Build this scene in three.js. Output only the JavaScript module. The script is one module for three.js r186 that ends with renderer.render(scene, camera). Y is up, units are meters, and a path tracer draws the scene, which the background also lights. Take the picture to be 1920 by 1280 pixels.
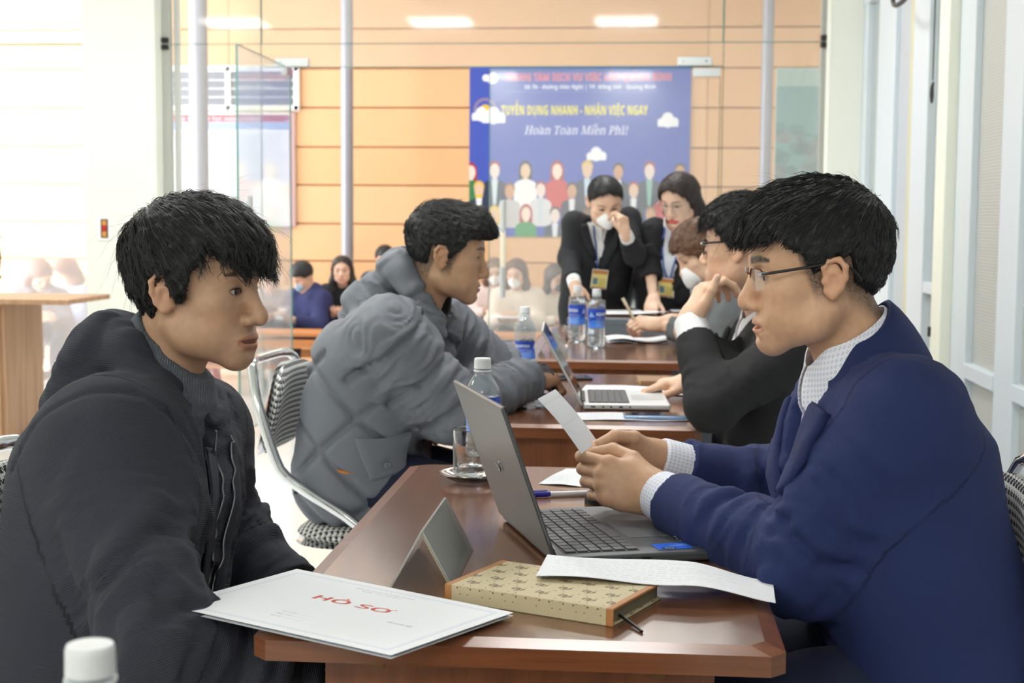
import * as THREE from 'three';
import { RoundedBoxGeometry } from 'three/addons/geometries/RoundedBoxGeometry.js';
import { mergeGeometries, mergeVertices, toCreasedNormals } from 'three/addons/utils/BufferGeometryUtils.js';
import { RectAreaLightUniformsLib } from 'three/addons/lights/RectAreaLightUniformsLib.js';
import { createNoise3D } from 'simplex-noise';

// ---------------------------------------------------------------- camera, sky, lights, exposure
RectAreaLightUniformsLib.init();
const scene = new THREE.Scene();
const camera = new THREE.PerspectiveCamera(26.81, 1.5, 0.05, 200);
camera.rotation.order = 'YXZ';
camera.position.set(0, 1.23, 0);
camera.rotation.set(-4.9 * Math.PI / 180, 5.0 * Math.PI / 180, 0.4 * Math.PI / 180);
camera.focus = 2.08;
camera.userData.fStop = 8.5;
scene.background = new THREE.Color().setRGB(6.6, 6.8, 7.1);       // even white overcast
const renderer = new THREE.WebGLRenderer({ antialias: true });
renderer.toneMapping = THREE.LinearToneMapping;
renderer.toneMappingExposure = 1.12;
renderer.shadowMap.enabled = true;
const ROOM_LIGHT = 23, LOBBY_LIGHT = 5.5;

// ---------------------------------------------------------------- helpers
const V = (x, y, z) => new THREE.Vector3(x, y, z);
let seed = 7;
const rnd = () => { seed = (seed * 1664525 + 1013904223) % 4294967296; return seed / 4294967296; };
const noise3 = createNoise3D(rnd);
const lerp = (a, b, t) => a + (b - a) * t, clamp = (x, a, b) => Math.min(b, Math.max(a, x));
const smooth = (a, b, x) => { const t = clamp((x - a) / (b - a), 0, 1); return t * t * (3 - 2 * t); };
const taken = new Map();
const numbered = (n) => { const k = taken.get(n) || 0; taken.set(n, k + 1); return k ? `${n}_${String(k).padStart(3, '0')}` : n; };
function mesh(name, geo, mat, parent) {
  const m = new THREE.Mesh(geo, mat); m.name = parent === scene ? numbered(name) : name;
  m.castShadow = m.receiveShadow = true; parent.add(m); return m;
}
function tag(o, label, category, group) { o.userData.label = label; o.userData.category = category; if (group) o.userData.group = group; return o; }
function thing(name, label, category, [x, y, z] = [0, 0, 0], turn = 0, group) {
  const g = new THREE.Group(); g.name = numbered(name); g.position.set(x, y, z); g.rotation.y = turn; scene.add(g); return tag(g, label, category, group);
}
function struct(name, label, category) { const g = new THREE.Group(); g.name = numbered(name); scene.add(g); tag(g, label, category); g.userData.kind = 'structure'; return g; }
const srgb = (r, g, b) => new THREE.Color(`rgb(${r},${g},${b})`);
const std = (c, rough = 0.6, o = {}) => new THREE.MeshPhysicalMaterial({ color: c, roughness: rough, ...o });
// box-wise uv in metres, u along the longer side
function metreUV(g, s = 1) {
  if (!g.attributes.normal) g.computeVertexNormals();
  const p = g.attributes.position, n = g.attributes.normal, uv = new Float32Array(p.count * 2);
  for (let i = 0; i < p.count; i++) {
    const ax = Math.abs(n.getX(i)), ay = Math.abs(n.getY(i)), az = Math.abs(n.getZ(i));
    let u, v;
    if (ay >= ax && ay >= az) { u = p.getX(i); v = p.getZ(i); } else if (ax >= az) { u = p.getZ(i); v = p.getY(i); } else { u = p.getX(i); v = p.getY(i); }
    uv[i * 2] = u * s; uv[i * 2 + 1] = v * s;
  }
  g.setAttribute('uv', new THREE.BufferAttribute(uv, 2)); return g;
}
const rbox = (w, h, d, r = 0.003, x = 0, y = 0, z = 0, seg = 2) => { const g = metreUV(new RoundedBoxGeometry(w, h, d, seg, Math.min(r, w / 2.01, h / 2.01, d / 2.01))); g.translate(x, y, z); return g; };
const bx = (x0, x1, y0, y1, z0, z1) => { const g = new THREE.BoxGeometry(x1 - x0, y1 - y0, z1 - z0); g.translate((x0 + x1) / 2, (y0 + y1) / 2, (z0 + z1) / 2); return metreUV(g); };
const tube = (pts, r, seg = 24, rad = 8, closed = false) => new THREE.TubeGeometry(new THREE.CatmullRomCurve3(pts.map((p) => V(...p)), closed, 'catmullrom', 0.35), seg, r, rad, closed);
const cyl = (r0, r1, h, x = 0, y = 0, z = 0, seg = 20) => { const g = new THREE.CylinderGeometry(r0, r1, h, seg); g.translate(x, y, z); return g; };
function canvasTex(w, h, draw, srgbSpace = true, repeat) {
  const c = document.createElement('canvas'); c.width = w; c.height = h; draw(c.getContext('2d'), w, h);
  const t = new THREE.CanvasTexture(c); if (srgbSpace) t.colorSpace = THREE.SRGBColorSpace;
  t.wrapS = t.wrapT = THREE.RepeatWrapping; t.magFilter = THREE.LinearFilter; if (repeat) t.repeat.set(...repeat); return t;
}
// letters with the marks the built-in fonts lack
function vtext(g, s, x, y, size, o = {}) {
  const parts = []; let w = 0; g.font = `${o.style || ''} ${size}px ${o.font || 'sans-serif'}`;
  for (const ch of s.normalize('NFD')) { if (/[\u0300-\u036f]/.test(ch)) { parts[parts.length - 1].m.push(ch); continue; } const b = ch === 'đ' ? 'd' : ch === 'Đ' ? 'D' : ch, cw = g.measureText(b).width; parts.push({ b, x: w, w: cw, m: ch === b ? [] : ['bar'] }); w += cw; }
  g.save(); g.translate(x, y); if (o.width) g.scale(o.width / w, 1); const sh = o.center ? -w / 2 : 0; g.textAlign = 'left'; g.lineCap = 'round';
  for (const p of parts) {
    const lower = p.b !== p.b.toUpperCase() || '.-|! '.includes(p.b), top = -(lower ? 0.56 : 0.75) * size, cx = p.x + p.w / 2 + sh, k = size * 0.11; if (o.stroke) { g.strokeStyle = o.stroke; g.lineWidth = o.lw; g.strokeText(p.b, p.x + sh, 0); }
    g.fillStyle = o.fill || '#000'; g.fillText(p.b, p.x + sh, 0); g.strokeStyle = o.fill || '#000'; g.lineWidth = size * (o.style === 'bold' ? 0.09 : 0.06); let up = top - k * 0.9;
    const line = (...q) => { g.beginPath(); g.moveTo(q[0], q[1]); for (let i = 2; i < q.length; i += 2) g.lineTo(q[i], q[i + 1]); g.stroke(); };
    for (const m of p.m) {
      if (m === 'bar') line(p.x + sh + (lower ? p.w * 0.45 : 0), lower ? -size * 0.6 : -size * 0.36, p.x + sh + p.w * (lower ? 0.95 : 0.5), lower ? -size * 0.6 : -size * 0.36);
      else if (m === '\u0302') { line(cx - k, up + k * 0.5, cx, up - k * 0.4, cx + k, up + k * 0.5); up -= k * 1.2; } else if (m === '\u0306') { line(cx - k, up - k * 0.3, cx, up + k * 0.4, cx + k, up - k * 0.3); up -= k; }
      else if (m === '\u0300') line(cx - k * 0.6, up - k * 0.6, cx + k * 0.4, up + k * 0.2); else if (m === '\u0301') line(cx - k * 0.4, up + k * 0.2, cx + k * 0.6, up - k * 0.6); else if (m === '\u0303') line(cx - k, up, cx - k * 0.4, up - k * 0.5, cx + k * 0.4, up, cx + k, up - k * 0.5);
      else if (m === '\u0309') line(cx - k * 0.3, up - k * 0.9, cx + k * 0.4, up - k * 0.6, cx, up); else if (m === '\u0323') { g.beginPath(); g.arc(cx, size * 0.16, size * 0.06, 0, 7); g.fill(); } else if (m === '\u031b') line(p.x + sh + p.w * 0.85, top + size * 0.08, p.x + sh + p.w * 1.02, top, p.x + sh + p.w * 1.0, top - size * 0.08);
    }
  }
  g.restore();
}
function merged(list) { return mergeGeometries(list.map((g) => { const q = g.index ? g.toNonIndexed() : g; for (const k of Object.keys(q.attributes)) if (!['position', 'normal', 'uv'].includes(k)) q.deleteAttribute(k); return q; })); }

// ---------------------------------------------------------------- materials
function woodTex(base, dark, light, scale, alongV = true) {
  return canvasTex(512, 512, (g, w, h) => {
    const im = g.createImageData(w, h);
    for (let y = 0; y < h; y++) for (let x = 0; x < w; x++) {
      const X = (alongV ? x : y) / w, Y = (alongV ? y : x) / h, a = X * 2 * Math.PI, b = Y * 2 * Math.PI;
      const px = Math.cos(a), py = Math.sin(a), q = Math.sin(b);
      let n = 0.5 * noise3(px * 2.2, py * 2.2, q * 0.25) + 0.3 * noise3(px * 7, py * 7, q * 0.4) + 0.22 * noise3(px * 26, py * 26, q * 0.8) + 0.10 * noise3(px * 70, py * 70, q * 3);
      n = clamp(0.5 + 0.55 * n, 0, 1);
      const i = (y * w + x) * 4;
      for (let c = 0; c < 3; c++) im.data[i + c] = n < 0.5 ? lerp(dark[c], base[c], n * 2) : lerp(base[c], light[c], n * 2 - 1);
      im.data[i + 3] = 255;
    }
    g.putImageData(im, 0, 0);
  }, true, [scale, scale]);
}
const M = {};
M.tableTop = std('#ffffff', 0.24, { map: woodTex([108, 68, 44], [90, 53, 33], [126, 82, 55], 1.7), clearcoat: 0.5, clearcoatRoughness: 0.12 });
M.tableEdge = std('#ffffff', 0.3, { map: woodTex([116, 68, 40], [96, 52, 30], [136, 84, 52], 1.7, false), clearcoat: 0.3, clearcoatRoughness: 0.15 });
M.tableBody = std('#ffffff', 0.4, { map: woodTex([118, 68, 38], [98, 52, 28], [134, 82, 48], 1.3), clearcoat: 0.15, clearcoatRoughness: 0.3 });
M.deskWood = std('#ffffff', 0.45, { map: woodTex([176, 138, 106], [158, 118, 88], [192, 156, 124], 1.0) });
M.benchWood = std('#ffffff', 0.5, { map: woodTex([196, 128, 72], [172, 104, 56], [214, 148, 90], 0.7, false) });
M.cream = std(srgb(240, 242, 233), 0.75);
M.wallWhite = std(srgb(232, 234, 226), 0.85);
M.alu = std(srgb(214, 224, 232), 0.42);
M.steel = std(srgb(200, 204, 208), 0.28, { metalness: 1 });
M.chrome = std(srgb(215, 218, 222), 0.12, { metalness: 1 });
M.column = std(srgb(158, 158, 168), 0.4, { metalness: 0.3 });
M.black = std(srgb(24, 24, 26), 0.45);
M.white = std(srgb(244, 245, 246), 0.6);
M.paper = std(srgb(232, 235, 241), 0.85, { side: THREE.DoubleSide });
M.red = std(srgb(196, 30, 34), 0.4);
M.glass = std('#ffffff', 0.0, { transmission: 1, thickness: 0, ior: 1.5, side: THREE.DoubleSide });
M.hazyGlass = std(srgb(245, 248, 248), 0.05, { transmission: 0.8, thickness: 0, ior: 1.5, side: THREE.DoubleSide });
M.doorGlass = std(srgb(240, 245, 246), 0.05, { transmission: 0.62, thickness: 0, ior: 1.5, side: THREE.DoubleSide });
M.dirtyGlass = std(srgb(250, 251, 252), 0.47, { transmission: 0.88, thickness: 0, ior: 1.45, side: THREE.DoubleSide });
M.petPlastic = std(srgb(228, 235, 240), 0.03, { transmission: 0.88, thickness: 0, ior: 1.57, side: THREE.DoubleSide });
M.glassEdge = std(srgb(120, 168, 160), 0.25, { transmission: 0.35, thickness: 0 });
M.solidGlass = std('#ffffff', 0.0, { transmission: 1, thickness: 0.02, ior: 1.45 });
M.water = std('#ffffff', 0.0, { transmission: 1, thickness: 0.02, ior: 1.33 });
M.acrylic = std(srgb(226, 230, 230), 0.2, { transmission: 0.66, thickness: 0, ior: 1.45, side: THREE.DoubleSide });
M.cap = std(srgb(238, 242, 246), 0.4, { transmission: 0.15, thickness: 0 });

// ---------------------------------------------------------------- the room
const GZ = -9.0, RX = 1.35, LX = -5.2, CEIL = 3.25, LZ = -13.5, LFLOOR = -0.16, LCEIL = 3.75;
{
  const tileTex = canvasTex(512, 512, (g, w, h) => {
    const im = g.createImageData(w, h);
    for (let y = 0; y < h; y++) for (let x = 0; x < w; x++) {
      const n = 0.6 * noise3(x / 90, y / 90, 3) + 0.4 * noise3(x / 30, y / 30, 8), i = (y * w + x) * 4;
      const e = Math.min(x, y) < 1 ? -16 : 0;
      im.data[i] = 230 + n * 5 + e; im.data[i + 1] = 232 + n * 5 + e; im.data[i + 2] = 232 + n * 5 + e; im.data[i + 3] = 255;
    }
    g.putImageData(im, 0, 0);
  }, true, [1 / 0.6, 1 / 0.6]);
  M.floor = std('#ffffff', 0.12, { map: tileTex, clearcoat: 0.3, clearcoatRoughness: 0.05 });
  const f = struct('floor', 'white polished tile floor of the office', 'floor');
  mesh('tile_surface', bx(LX - 0.2, RX + 0.2, -0.3, 0, GZ - 0.25, 2.4), M.floor, f);
  const lf = struct('floor', 'white polished tile floor of the hall behind the glass', 'floor');
  mesh('tile_surface', bx(-9.5, 4.2, -0.4, LFLOOR, LZ - 0.2, GZ - 0.25), M.floor, lf);
  const c = struct('ceiling', 'white office ceiling', 'ceiling');
  mesh('ceiling_board', bx(LX - 0.2, RX + 0.2, CEIL, CEIL + 0.2, GZ - 0.1, 2.4), M.wallWhite, c);
  const lc = struct('ceiling', 'white ceiling of the hall', 'ceiling');
  mesh('ceiling_board', bx(-7.2, 4.2, LCEIL, LCEIL + 0.2, LZ - 0.2, GZ - 0.1), M.wallWhite, lc);
  const wl = struct('wall_left', 'cream office wall on the left', 'wall');
  mesh('plaster', bx(LX - 0.2, LX, 0, CEIL, GZ - 0.1, 2.4), M.cream, wl);
  const wb = struct('wall_back', 'cream office wall behind the camera', 'wall');
  mesh('plaster', bx(LX - 0.2, RX + 0.2, 0, CEIL, 2.2, 2.4), M.cream, wb);
  const we = struct('wall_hall_right', 'cream end wall of the hall', 'wall');
  mesh('plaster', bx(4.0, 4.2, LFLOOR, LCEIL, LZ - 0.2, GZ - 0.1), M.cream, we);
  const wu = struct('wall_lintel', 'cream wall above the glass front', 'wall');
  mesh('plaster', bx(LX - 0.2, 4.2, CEIL, LCEIL + 0.2, GZ - 0.1, GZ + 0.1), M.cream, wu);
  const wn = struct('wall_hall_front', 'cream wall of the hall beside the office', 'wall');
  mesh('plaster', merged([bx(RX, 4.2, LFLOOR, LCEIL, GZ - 0.1, GZ + 0.1)]), M.cream, wn);
}
// orange clad wall of the hall: every board is a piece
{
  const w = struct('wall_far', 'orange wall of wide horizontal boards with dark joints', 'wall');
  mesh('wall_core', bx(-9.5, 4.2, LFLOOR, LCEIL, LZ - 0.2, LZ - 0.03), std(srgb(170, 110, 64), 0.8), w);
  const tones = [[228, 180, 133], [226, 177, 129], [230, 183, 137]].map((t) => std(srgb(...t), 0.62));
  const ys = [-0.16, 0.09, 0.45, 0.815, 1.17, 1.535, 1.895, 2.265, 2.63, 3.0, 3.37, 3.75];
  for (let i = 0; i + 1 < ys.length; i++) for (const [x0, x1] of [[-9.5, -3.9], [-3.9, 0.62], [0.62, 4.2]])
    mesh('wall_board', rbox(x1 - x0 - 0.004, ys[i + 1] - ys[i] - 0.012, 0.04, 0.006, (x0 + x1) / 2, (ys[i] + ys[i + 1]) / 2, LZ - 0.02, 1), tones[(i * 2 + (x0 < -2 ? 0 : 1)) % 3], w);
}
// round steel posts in the hall
for (const [x, z, r, lab] of [[-2.62, -12.8, 0.055, 'slim steel post in front of the orange wall'], [-3.98, -12.8, 0.085, 'thick grey steel post beside the notice board'], [1.1, -12.8, 0.05, 'slim steel post right of the blue banner']]) {
  const t = thing('steel_post', lab, 'post', [x, LFLOOR, z]);
  mesh('shaft', cyl(r, r, LCEIL - LFLOOR, 0, (LCEIL - LFLOOR) / 2, 0, 28), M.column, t);
  mesh('base_ring', cyl(r * 1.5, r * 1.6, 0.03, 0, 0.015, 0, 28), M.column, t);
}
// cream pillars of the glass front
function pillar(name, label, x0, x1, z0, z1) {
  const w = struct(name, label, 'pillar');
  mesh('plaster', rbox(x1 - x0, CEIL + 0.3, z1 - z0, 0.008, (x0 + x1) / 2, CEIL / 2 - 0.15, (z0 + z1) / 2), M.cream, w); return w;
}
pillar('wall_pillar_left', 'cream pillar left of the glass doors with a small switch plate', -3.5, -3.03, -9.2, -8.85);
pillar('wall_pillar_right', 'cream pillar right of the glass doors', 1.125, 1.5, -9.2, -8.85);
{ // grey side trims of the pillar
  const t = struct('trim_1', 'grey metal frame strip on the pillar side of the glass front', 'trim');
  mesh('strip', rbox(0.05, CEIL, 0.06, 0.004, -3.005, CEIL / 2, -9.02), std(srgb(186, 188, 180), 0.5), t);
  mesh('strip', rbox(0.035, CEIL, 0.04, 0.004, -2.955, CEIL / 2, -9.06), std(srgb(214, 214, 208), 0.5), t);
  const t2 = struct('trim_2', 'grey metal frame strip right of the glass front', 'trim');
  mesh('strip', rbox(0.03, CEIL, 0.05, 0.004, 1.11, CEIL / 2, -9.02), std(srgb(170, 172, 166), 0.5), t2);
}
// ---------------------------------------------------------------- frameless glass front
function pane(parent, x0, x1, y0, y1, z, mat, name = 'pane', edges = 'lrtb') {
  const g = bx(x0, x1, y0, y1, z - 0.0005, z + 0.0005);
  mesh(name, new THREE.PlaneGeometry(x1 - x0, y1 - y0).translate((x0 + x1) / 2, (y0 + y1) / 2, z), mat, parent);
  const e = [];
  if (edges.includes('l')) e.push(bx(x0, x0 + 0.005, y0, y1, z - 0.006, z + 0.006)); if (edges.includes('r')) e.push(bx(x1 - 0.005, x1, y0, y1, z - 0.006, z + 0.006));
  if (edges.includes('t')) e.push(bx(x0, x1, y1 - 0.005, y1, z - 0.006, z + 0.006)); if (edges.includes('b')) e.push(bx(x0, x1, y0, y0 + 0.005, z - 0.006, z + 0.006));
  if (e.length) mesh('glass_edge', merged(e), M.glassEdge, parent);
}
const JL = -2.39, JR = 0.503, BAR = 2.32, DT = 2.17;
{
  const g = struct('window_1', 'frameless clear glass front between the two cream pillars', 'glass wall');
  pane(g, -2.98, JL, 0.01, BAR, GZ, M.hazyGlass, 'side_pane', 'rt'); pane(g, JR, 1.11, 0.01, BAR, GZ, M.hazyGlass, 'side_pane', 'lt');
  pane(g, JL, JR, DT, BAR, GZ, M.hazyGlass, 'transom_pane', 'tb');
  pane(g, -2.98, JL, BAR, CEIL, GZ, M.hazyGlass, 'upper_pane', 'r'); pane(g, JL, JR, BAR, CEIL, GZ, M.hazyGlass, 'upper_pane', 'lr'); pane(g, JR, 1.11, BAR, CEIL, GZ, M.hazyGlass, 'upper_pane', 'l');
  for (const x of [-3.01, 1.115]) for (const dy of [-0.022, 0.022]) mesh('clamp', rbox(0.05, 0.03, 0.04, 0.003, x, BAR + dy, GZ + 0.01), M.black, g);
  mesh('floor_track', rbox(0.6, 0.02, 0.03, 0.003, -2.69, 0.01, GZ), M.steel, g); mesh('floor_track', rbox(0.6, 0.02, 0.03, 0.003, 0.8, 0.01, GZ), M.steel, g);
  const h = struct('window_2', 'dusty glare-washed glass panel left of the cream pillar', 'glass wall');
  pane(h, LX, -3.5, 0.01, BAR, GZ, M.dirtyGlass, 'side_pane', 't'); pane(h, LX, -3.5, BAR, CEIL, GZ, M.dirtyGlass, 'upper_pane', 'b');
  for (const dy of [-0.022, 0.022]) mesh('clamp', rbox(0.04, 0.03, 0.04, 0.003, -3.515, BAR + dy, GZ + 0.01), M.black, h);
  mesh('patch_fitting', rbox(0.07, 0.07, 0.03, 0.003, -4.14, 2.17, GZ + 0.015), M.steel, h);
  mesh('pull_handle', tube([[-4.13, 0.83, GZ + 0.01], [-4.13, 0.83, GZ + 0.05], [-4.11, 0.96, GZ + 0.06], [-4.13, 1.09, GZ + 0.05], [-4.13, 1.09, GZ + 0.01]], 0.011, 24, 8), M.black, h);
}
function glassDoor(name, label, w, pos, turn, hingeRight) {
  const t = struct(name, label, 'glass door'); t.position.set(...pos); t.rotation.y = turn;
  const s = hingeRight ? -1 : 1;
  pane(t, Math.min(0, s * w), Math.max(0, s * w), 0.03, DT - 0.008, 0, hingeRight ? M.hazyGlass : M.doorGlass, 'pane', 'lrtb');
  const fit = (x, y, h) => mesh('patch_fitting', rbox(0.17, h, 0.034, 0.004, x, y, 0), M.steel, t);
  fit(s * 0.085, DT - 0.035, 0.055); fit(s * 0.085, 0.055, 0.05);
  for (const dz of [-0.045, 0.045]) {
    const hd = mesh('pull_handle', merged([rbox(0.028, 0.2, 0.022, 0.006, s * (w - 0.09), 1.245, dz), rbox(0.028, 0.2, 0.022, 0.006, s * (w - 0.09), 0.83, dz)]), M.steel, t);
    mesh('handle_grip', rbox(0.026, 0.22, 0.02, 0.006, s * (w - 0.09), 1.037, dz), std(srgb(235, 226, 205), 0.4), t);
    mesh('standoff', merged([0.78, 1.3].map((y) => cyl(0.007, 0.007, 0.05, 0, 0, 0, 10).rotateX(Math.PI / 2).translate(s * (w - 0.09), y, dz / 2))), M.steel, t);
  }
  return t;
}
const dl = glassDoor('door_1', 'left glass door leaf standing open into the office', 1.3, [-2.2, 0, GZ + 0.02], -89 * Math.PI / 180, false);
glassDoor('door_2', 'right glass door leaf closed in front of the blue banner', 1.43, [JR - 0.012, 0, GZ], 0, true);
{ // fittings that hold the leaves to the transom
  const g = scene.getObjectByName('window_1');
  for (const [x, s] of [[-2.19, 1], [0.33, -1]]) { mesh('patch_fitting', rbox(0.21, 0.055, 0.034, 0.004, x, DT + 0.032, GZ), M.steel, g); for (const dx of [-0.07, 0.07]) mesh('screw', cyl(0.008, 0.008, 0.006, 0, 0, 0, 10).rotateX(Math.PI / 2).translate(x + dx, DT + 0.032, GZ + 0.019), M.chrome, g); }
  const l = mesh('lock_plate', rbox(0.05, 0.11, 0.02, 0.004, 1.16, 1.23, 0), std(srgb(225, 228, 230), 0.4), dl);
  const st = thing('door_stop', 'small round metal door stop on the floor by the open glass door', 'door stop', [-2.2, 0, -7.66]);
  mesh('base', cyl(0.025, 0.028, 0.012, 0, 0.006, 0), M.steel, st); mesh('knob', new THREE.SphereGeometry(0.022, 16, 12).translate(0, 0.034, 0), M.steel, st);
}
// ---------------------------------------------------------------- right wall: white frames with ribbed glass
{
  const w = struct('wall_right', 'pale aluminium partition with ribbed glass panels and cream pilasters', 'wall');
  const ribTex = canvasTex(64, 64, (g, a, b) => { for (let y = 0; y < b; y++) { const v = 128 + 110 * Math.sin(y / b * 2 * Math.PI * 4); g.fillStyle = `rgb(${v},${v},${v})`; g.fillRect(0, y, a, 1); } }, false, [1 / 0.05, 1 / 0.05]);
  M.ribGlass = std(srgb(206, 210, 206), 0.38, { bumpMap: ribTex, bumpScale: 0.0011, transmission: 0.25, thickness: 0 });
  const X = RX;
  mesh('plaster', bx(X, X + 0.2, 0, CEIL, -9.0, -8.98), M.cream, w);
  const post = (z0, z1, y0 = 0, y1 = CEIL, x = X, m = M.alu, name = 'frame_post', d = 0.05) => mesh(name, rbox(d, y1 - y0, Math.abs(z1 - z0), 0.004, x, (y0 + y1) / 2, (z0 + z1) / 2), m, w);
  const glassP = (z0, z1, y0, y1, m = M.ribGlass, name = 'glass_panel') => mesh(name, bx(X + 0.004, X + 0.01, y0, y1, Math.min(z0, z1), Math.max(z0, z1)), m, w);
  const rail = (z0, z1, y0, y1, d = 0.06) => mesh('frame_rail', rbox(d, y1 - y0, Math.abs(z1 - z0), 0.004, X, (y0 + y1) / 2, (z0 + z1) / 2), M.alu, w);
  // far window next to the pillar
  post(-8.85, -8.68, 0, 2.55, X, M.alu); glassP(-8.68, -8.28, 0.1, 2.5, M.hazyGlass); post(-8.28, -7.75, 0, CEIL, X, M.alu); rail(-8.85, -7.75, 2.5, 2.56); mesh('plaster', bx(X - 0.02, X + 0.05, 2.56, CEIL, -8.85, -7.75), M.cream, w);
  mesh('sliding_post', rbox(0.06, CEIL, 0.3, 0.005, X + 0.03, CEIL / 2, -7.6), std(srgb(190, 198, 206), 0.4), w);
  mesh('plaster', bx(X + 0.0, X + 0.15, 0, CEIL, -7.45, -7.18), std(srgb(206, 202, 172), 0.8), w);
  post(-7.18, -6.8, 0, CEIL, X, M.alu, 'frame_post', 0.07); glassP(-6.8, -6.42, 0.95, CEIL, M.hazyGlass); rail(-6.8, -6.42, 0.9, 0.95); glassP(-6.8, -6.42, 0.1, 0.9);
  // cream pilaster with a window latch
  mesh('pilaster', rbox(0.12, CEIL, 0.2, 0.006, X - 0.01, CEIL / 2, -6.3), std(srgb(238, 240, 226), 0.7), w);
  // ribbed panels, two rows
  let z = -6.2;
  const bays = [[-6.2, -5.92, -5.44], [-5.44, -5.17, -4.2], [-4.2, -4.06, -3.2], [-3.2, -3.06, -2.2], [-2.2, -2.06, -1.2], [-1.2, -1.06, -0.2], [-0.2, -0.06, 0.8], [0.8, 0.94, 2.2]];
  for (const [a, b, c] of bays) { post(a, b); glassP(b, c, 0.66, CEIL - 0.06); glassP(b, c, 0.06, 0.6); rail(b, c, 0.6, 0.66, 0.062); rail(b, c, 0, 0.06); rail(b, c, CEIL - 0.06, CEIL); }
  mesh('outer_wall', bx(X + 0.1, X + 0.2, 0, CEIL, -8.98, 2.4), M.wallWhite, w);
  const latch = mesh('latch', tube([[X - 0.085, 1.83, -6.42], [X - 0.09, 1.81, -6.435], [X - 0.09, 1.77, -6.44], [X - 0.09, 1.745, -6.42], [X - 0.09, 1.77, -6.40], [X - 0.09, 1.81, -6.405]], 0.005, 30, 8, true), M.black, w);
  mesh('latch', rbox(0.012, 0.045, 0.014, 0.004, X - 0.076, 0.75, -6.39), M.black, w);
  mesh('latch', tube([[X - 0.088, 1.84, -6.42], [X - 0.088, 2.3, -6.42]], 0.003, 4, 6), M.black, w);
  tag(mesh('black_cable', tube([[1.22, 2.46, -7.3], [1.2, 2.27, -7.1], [1.18, 2.225, -6.8], [1.17, 2.235, -6.5], [1.2, 2.4, -6.25], [1.3, 2.6, -6.1]], 0.012, 40, 8), M.black, scene), 'black cable sagging into the top of the picture by the partition', 'cable');
}
// switch plate and socket on the pillar
{
  const t = thing('switch_plate', 'white switch plate with amber and red indicator on the left pillar', 'switch', [-3.375, 1.15, -8.849]); t.scale.set(1.15, 1.2, 1);
  mesh('plate', rbox(0.085, 0.13, 0.01, 0.004, 0, 0, 0.004), M.white, t); mesh('recess', rbox(0.042, 0.1, 0.004, 0.002, 0.004, 0, 0.01), M.black, t);
  mesh('rocker', rbox(0.026, 0.028, 0.006, 0.003, 0.004, 0.03, 0.013), std(srgb(214, 148, 70), 0.4), t); mesh('rocker', rbox(0.026, 0.028, 0.006, 0.003, 0.004, 0, 0.013), M.red, t); mesh('rocker', rbox(0.026, 0.028, 0.006, 0.003, 0.004, -0.03, 0.013), std(srgb(214, 148, 70), 0.4), t);
  const s = thing('wall_socket', 'white wall socket low on the left pillar', 'socket', [-3.375, 0.5, -8.849]);
  mesh('plate', rbox(0.08, 0.12, 0.01, 0.004, 0, 0, 0.004), M.white, s); for (const y of [-0.025, 0.025]) mesh('outlet', cyl(0.017, 0.017, 0.003, 0, 0, 0, 16).rotateX(Math.PI / 2).translate(0, y, 0.01), std(srgb(210, 212, 214), 0.5), s);
}
// ---------------------------------------------------------------- ceiling light panels
function panelLight(x, y, z, w, d, power, label, group) {
  const t = thing('ceiling_light', label, 'ceiling light', [x, y, z], 0, group);
  mesh('housing', bx(-w / 2 - 0.02, w / 2 + 0.02, -0.01, 0.05, -d / 2 - 0.02, d / 2 + 0.02), M.white, t);
  for (let k = 0; k < 4; k++) mesh('light_tube', bx(-w / 2 + w * (k + 0.15) / 4, -w / 2 + w * (k + 0.85) / 4, -0.02, -0.011, -d / 2, d / 2), std('#ffffff', 0.5, { emissive: new THREE.Color(1, 1, 1), emissiveIntensity: 4 }), t);
  const l = new THREE.RectAreaLight(new THREE.Color(1, 0.985, 0.96), power, w, d); l.position.set(x, y - 0.03, z); l.rotation.x = -Math.PI / 2; scene.add(l);
}
for (const z of [-6.9, -3.55, 1.85]) for (const x of [-4.1, -2.0, -0.15]) panelLight(x, CEIL - 0.04, z, 0.6, 0.6, ROOM_LIGHT, 'recessed square fluorescent panel in the office ceiling', 'office ceiling panels');
for (const x of [-5.2, -2.6, 0.2, 2.6]) panelLight(x, LCEIL - 0.05, -11.2, 1.2, 0.6, LOBBY_LIGHT, 'long fluorescent panel in the hall ceiling', 'hall ceiling panels');
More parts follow.
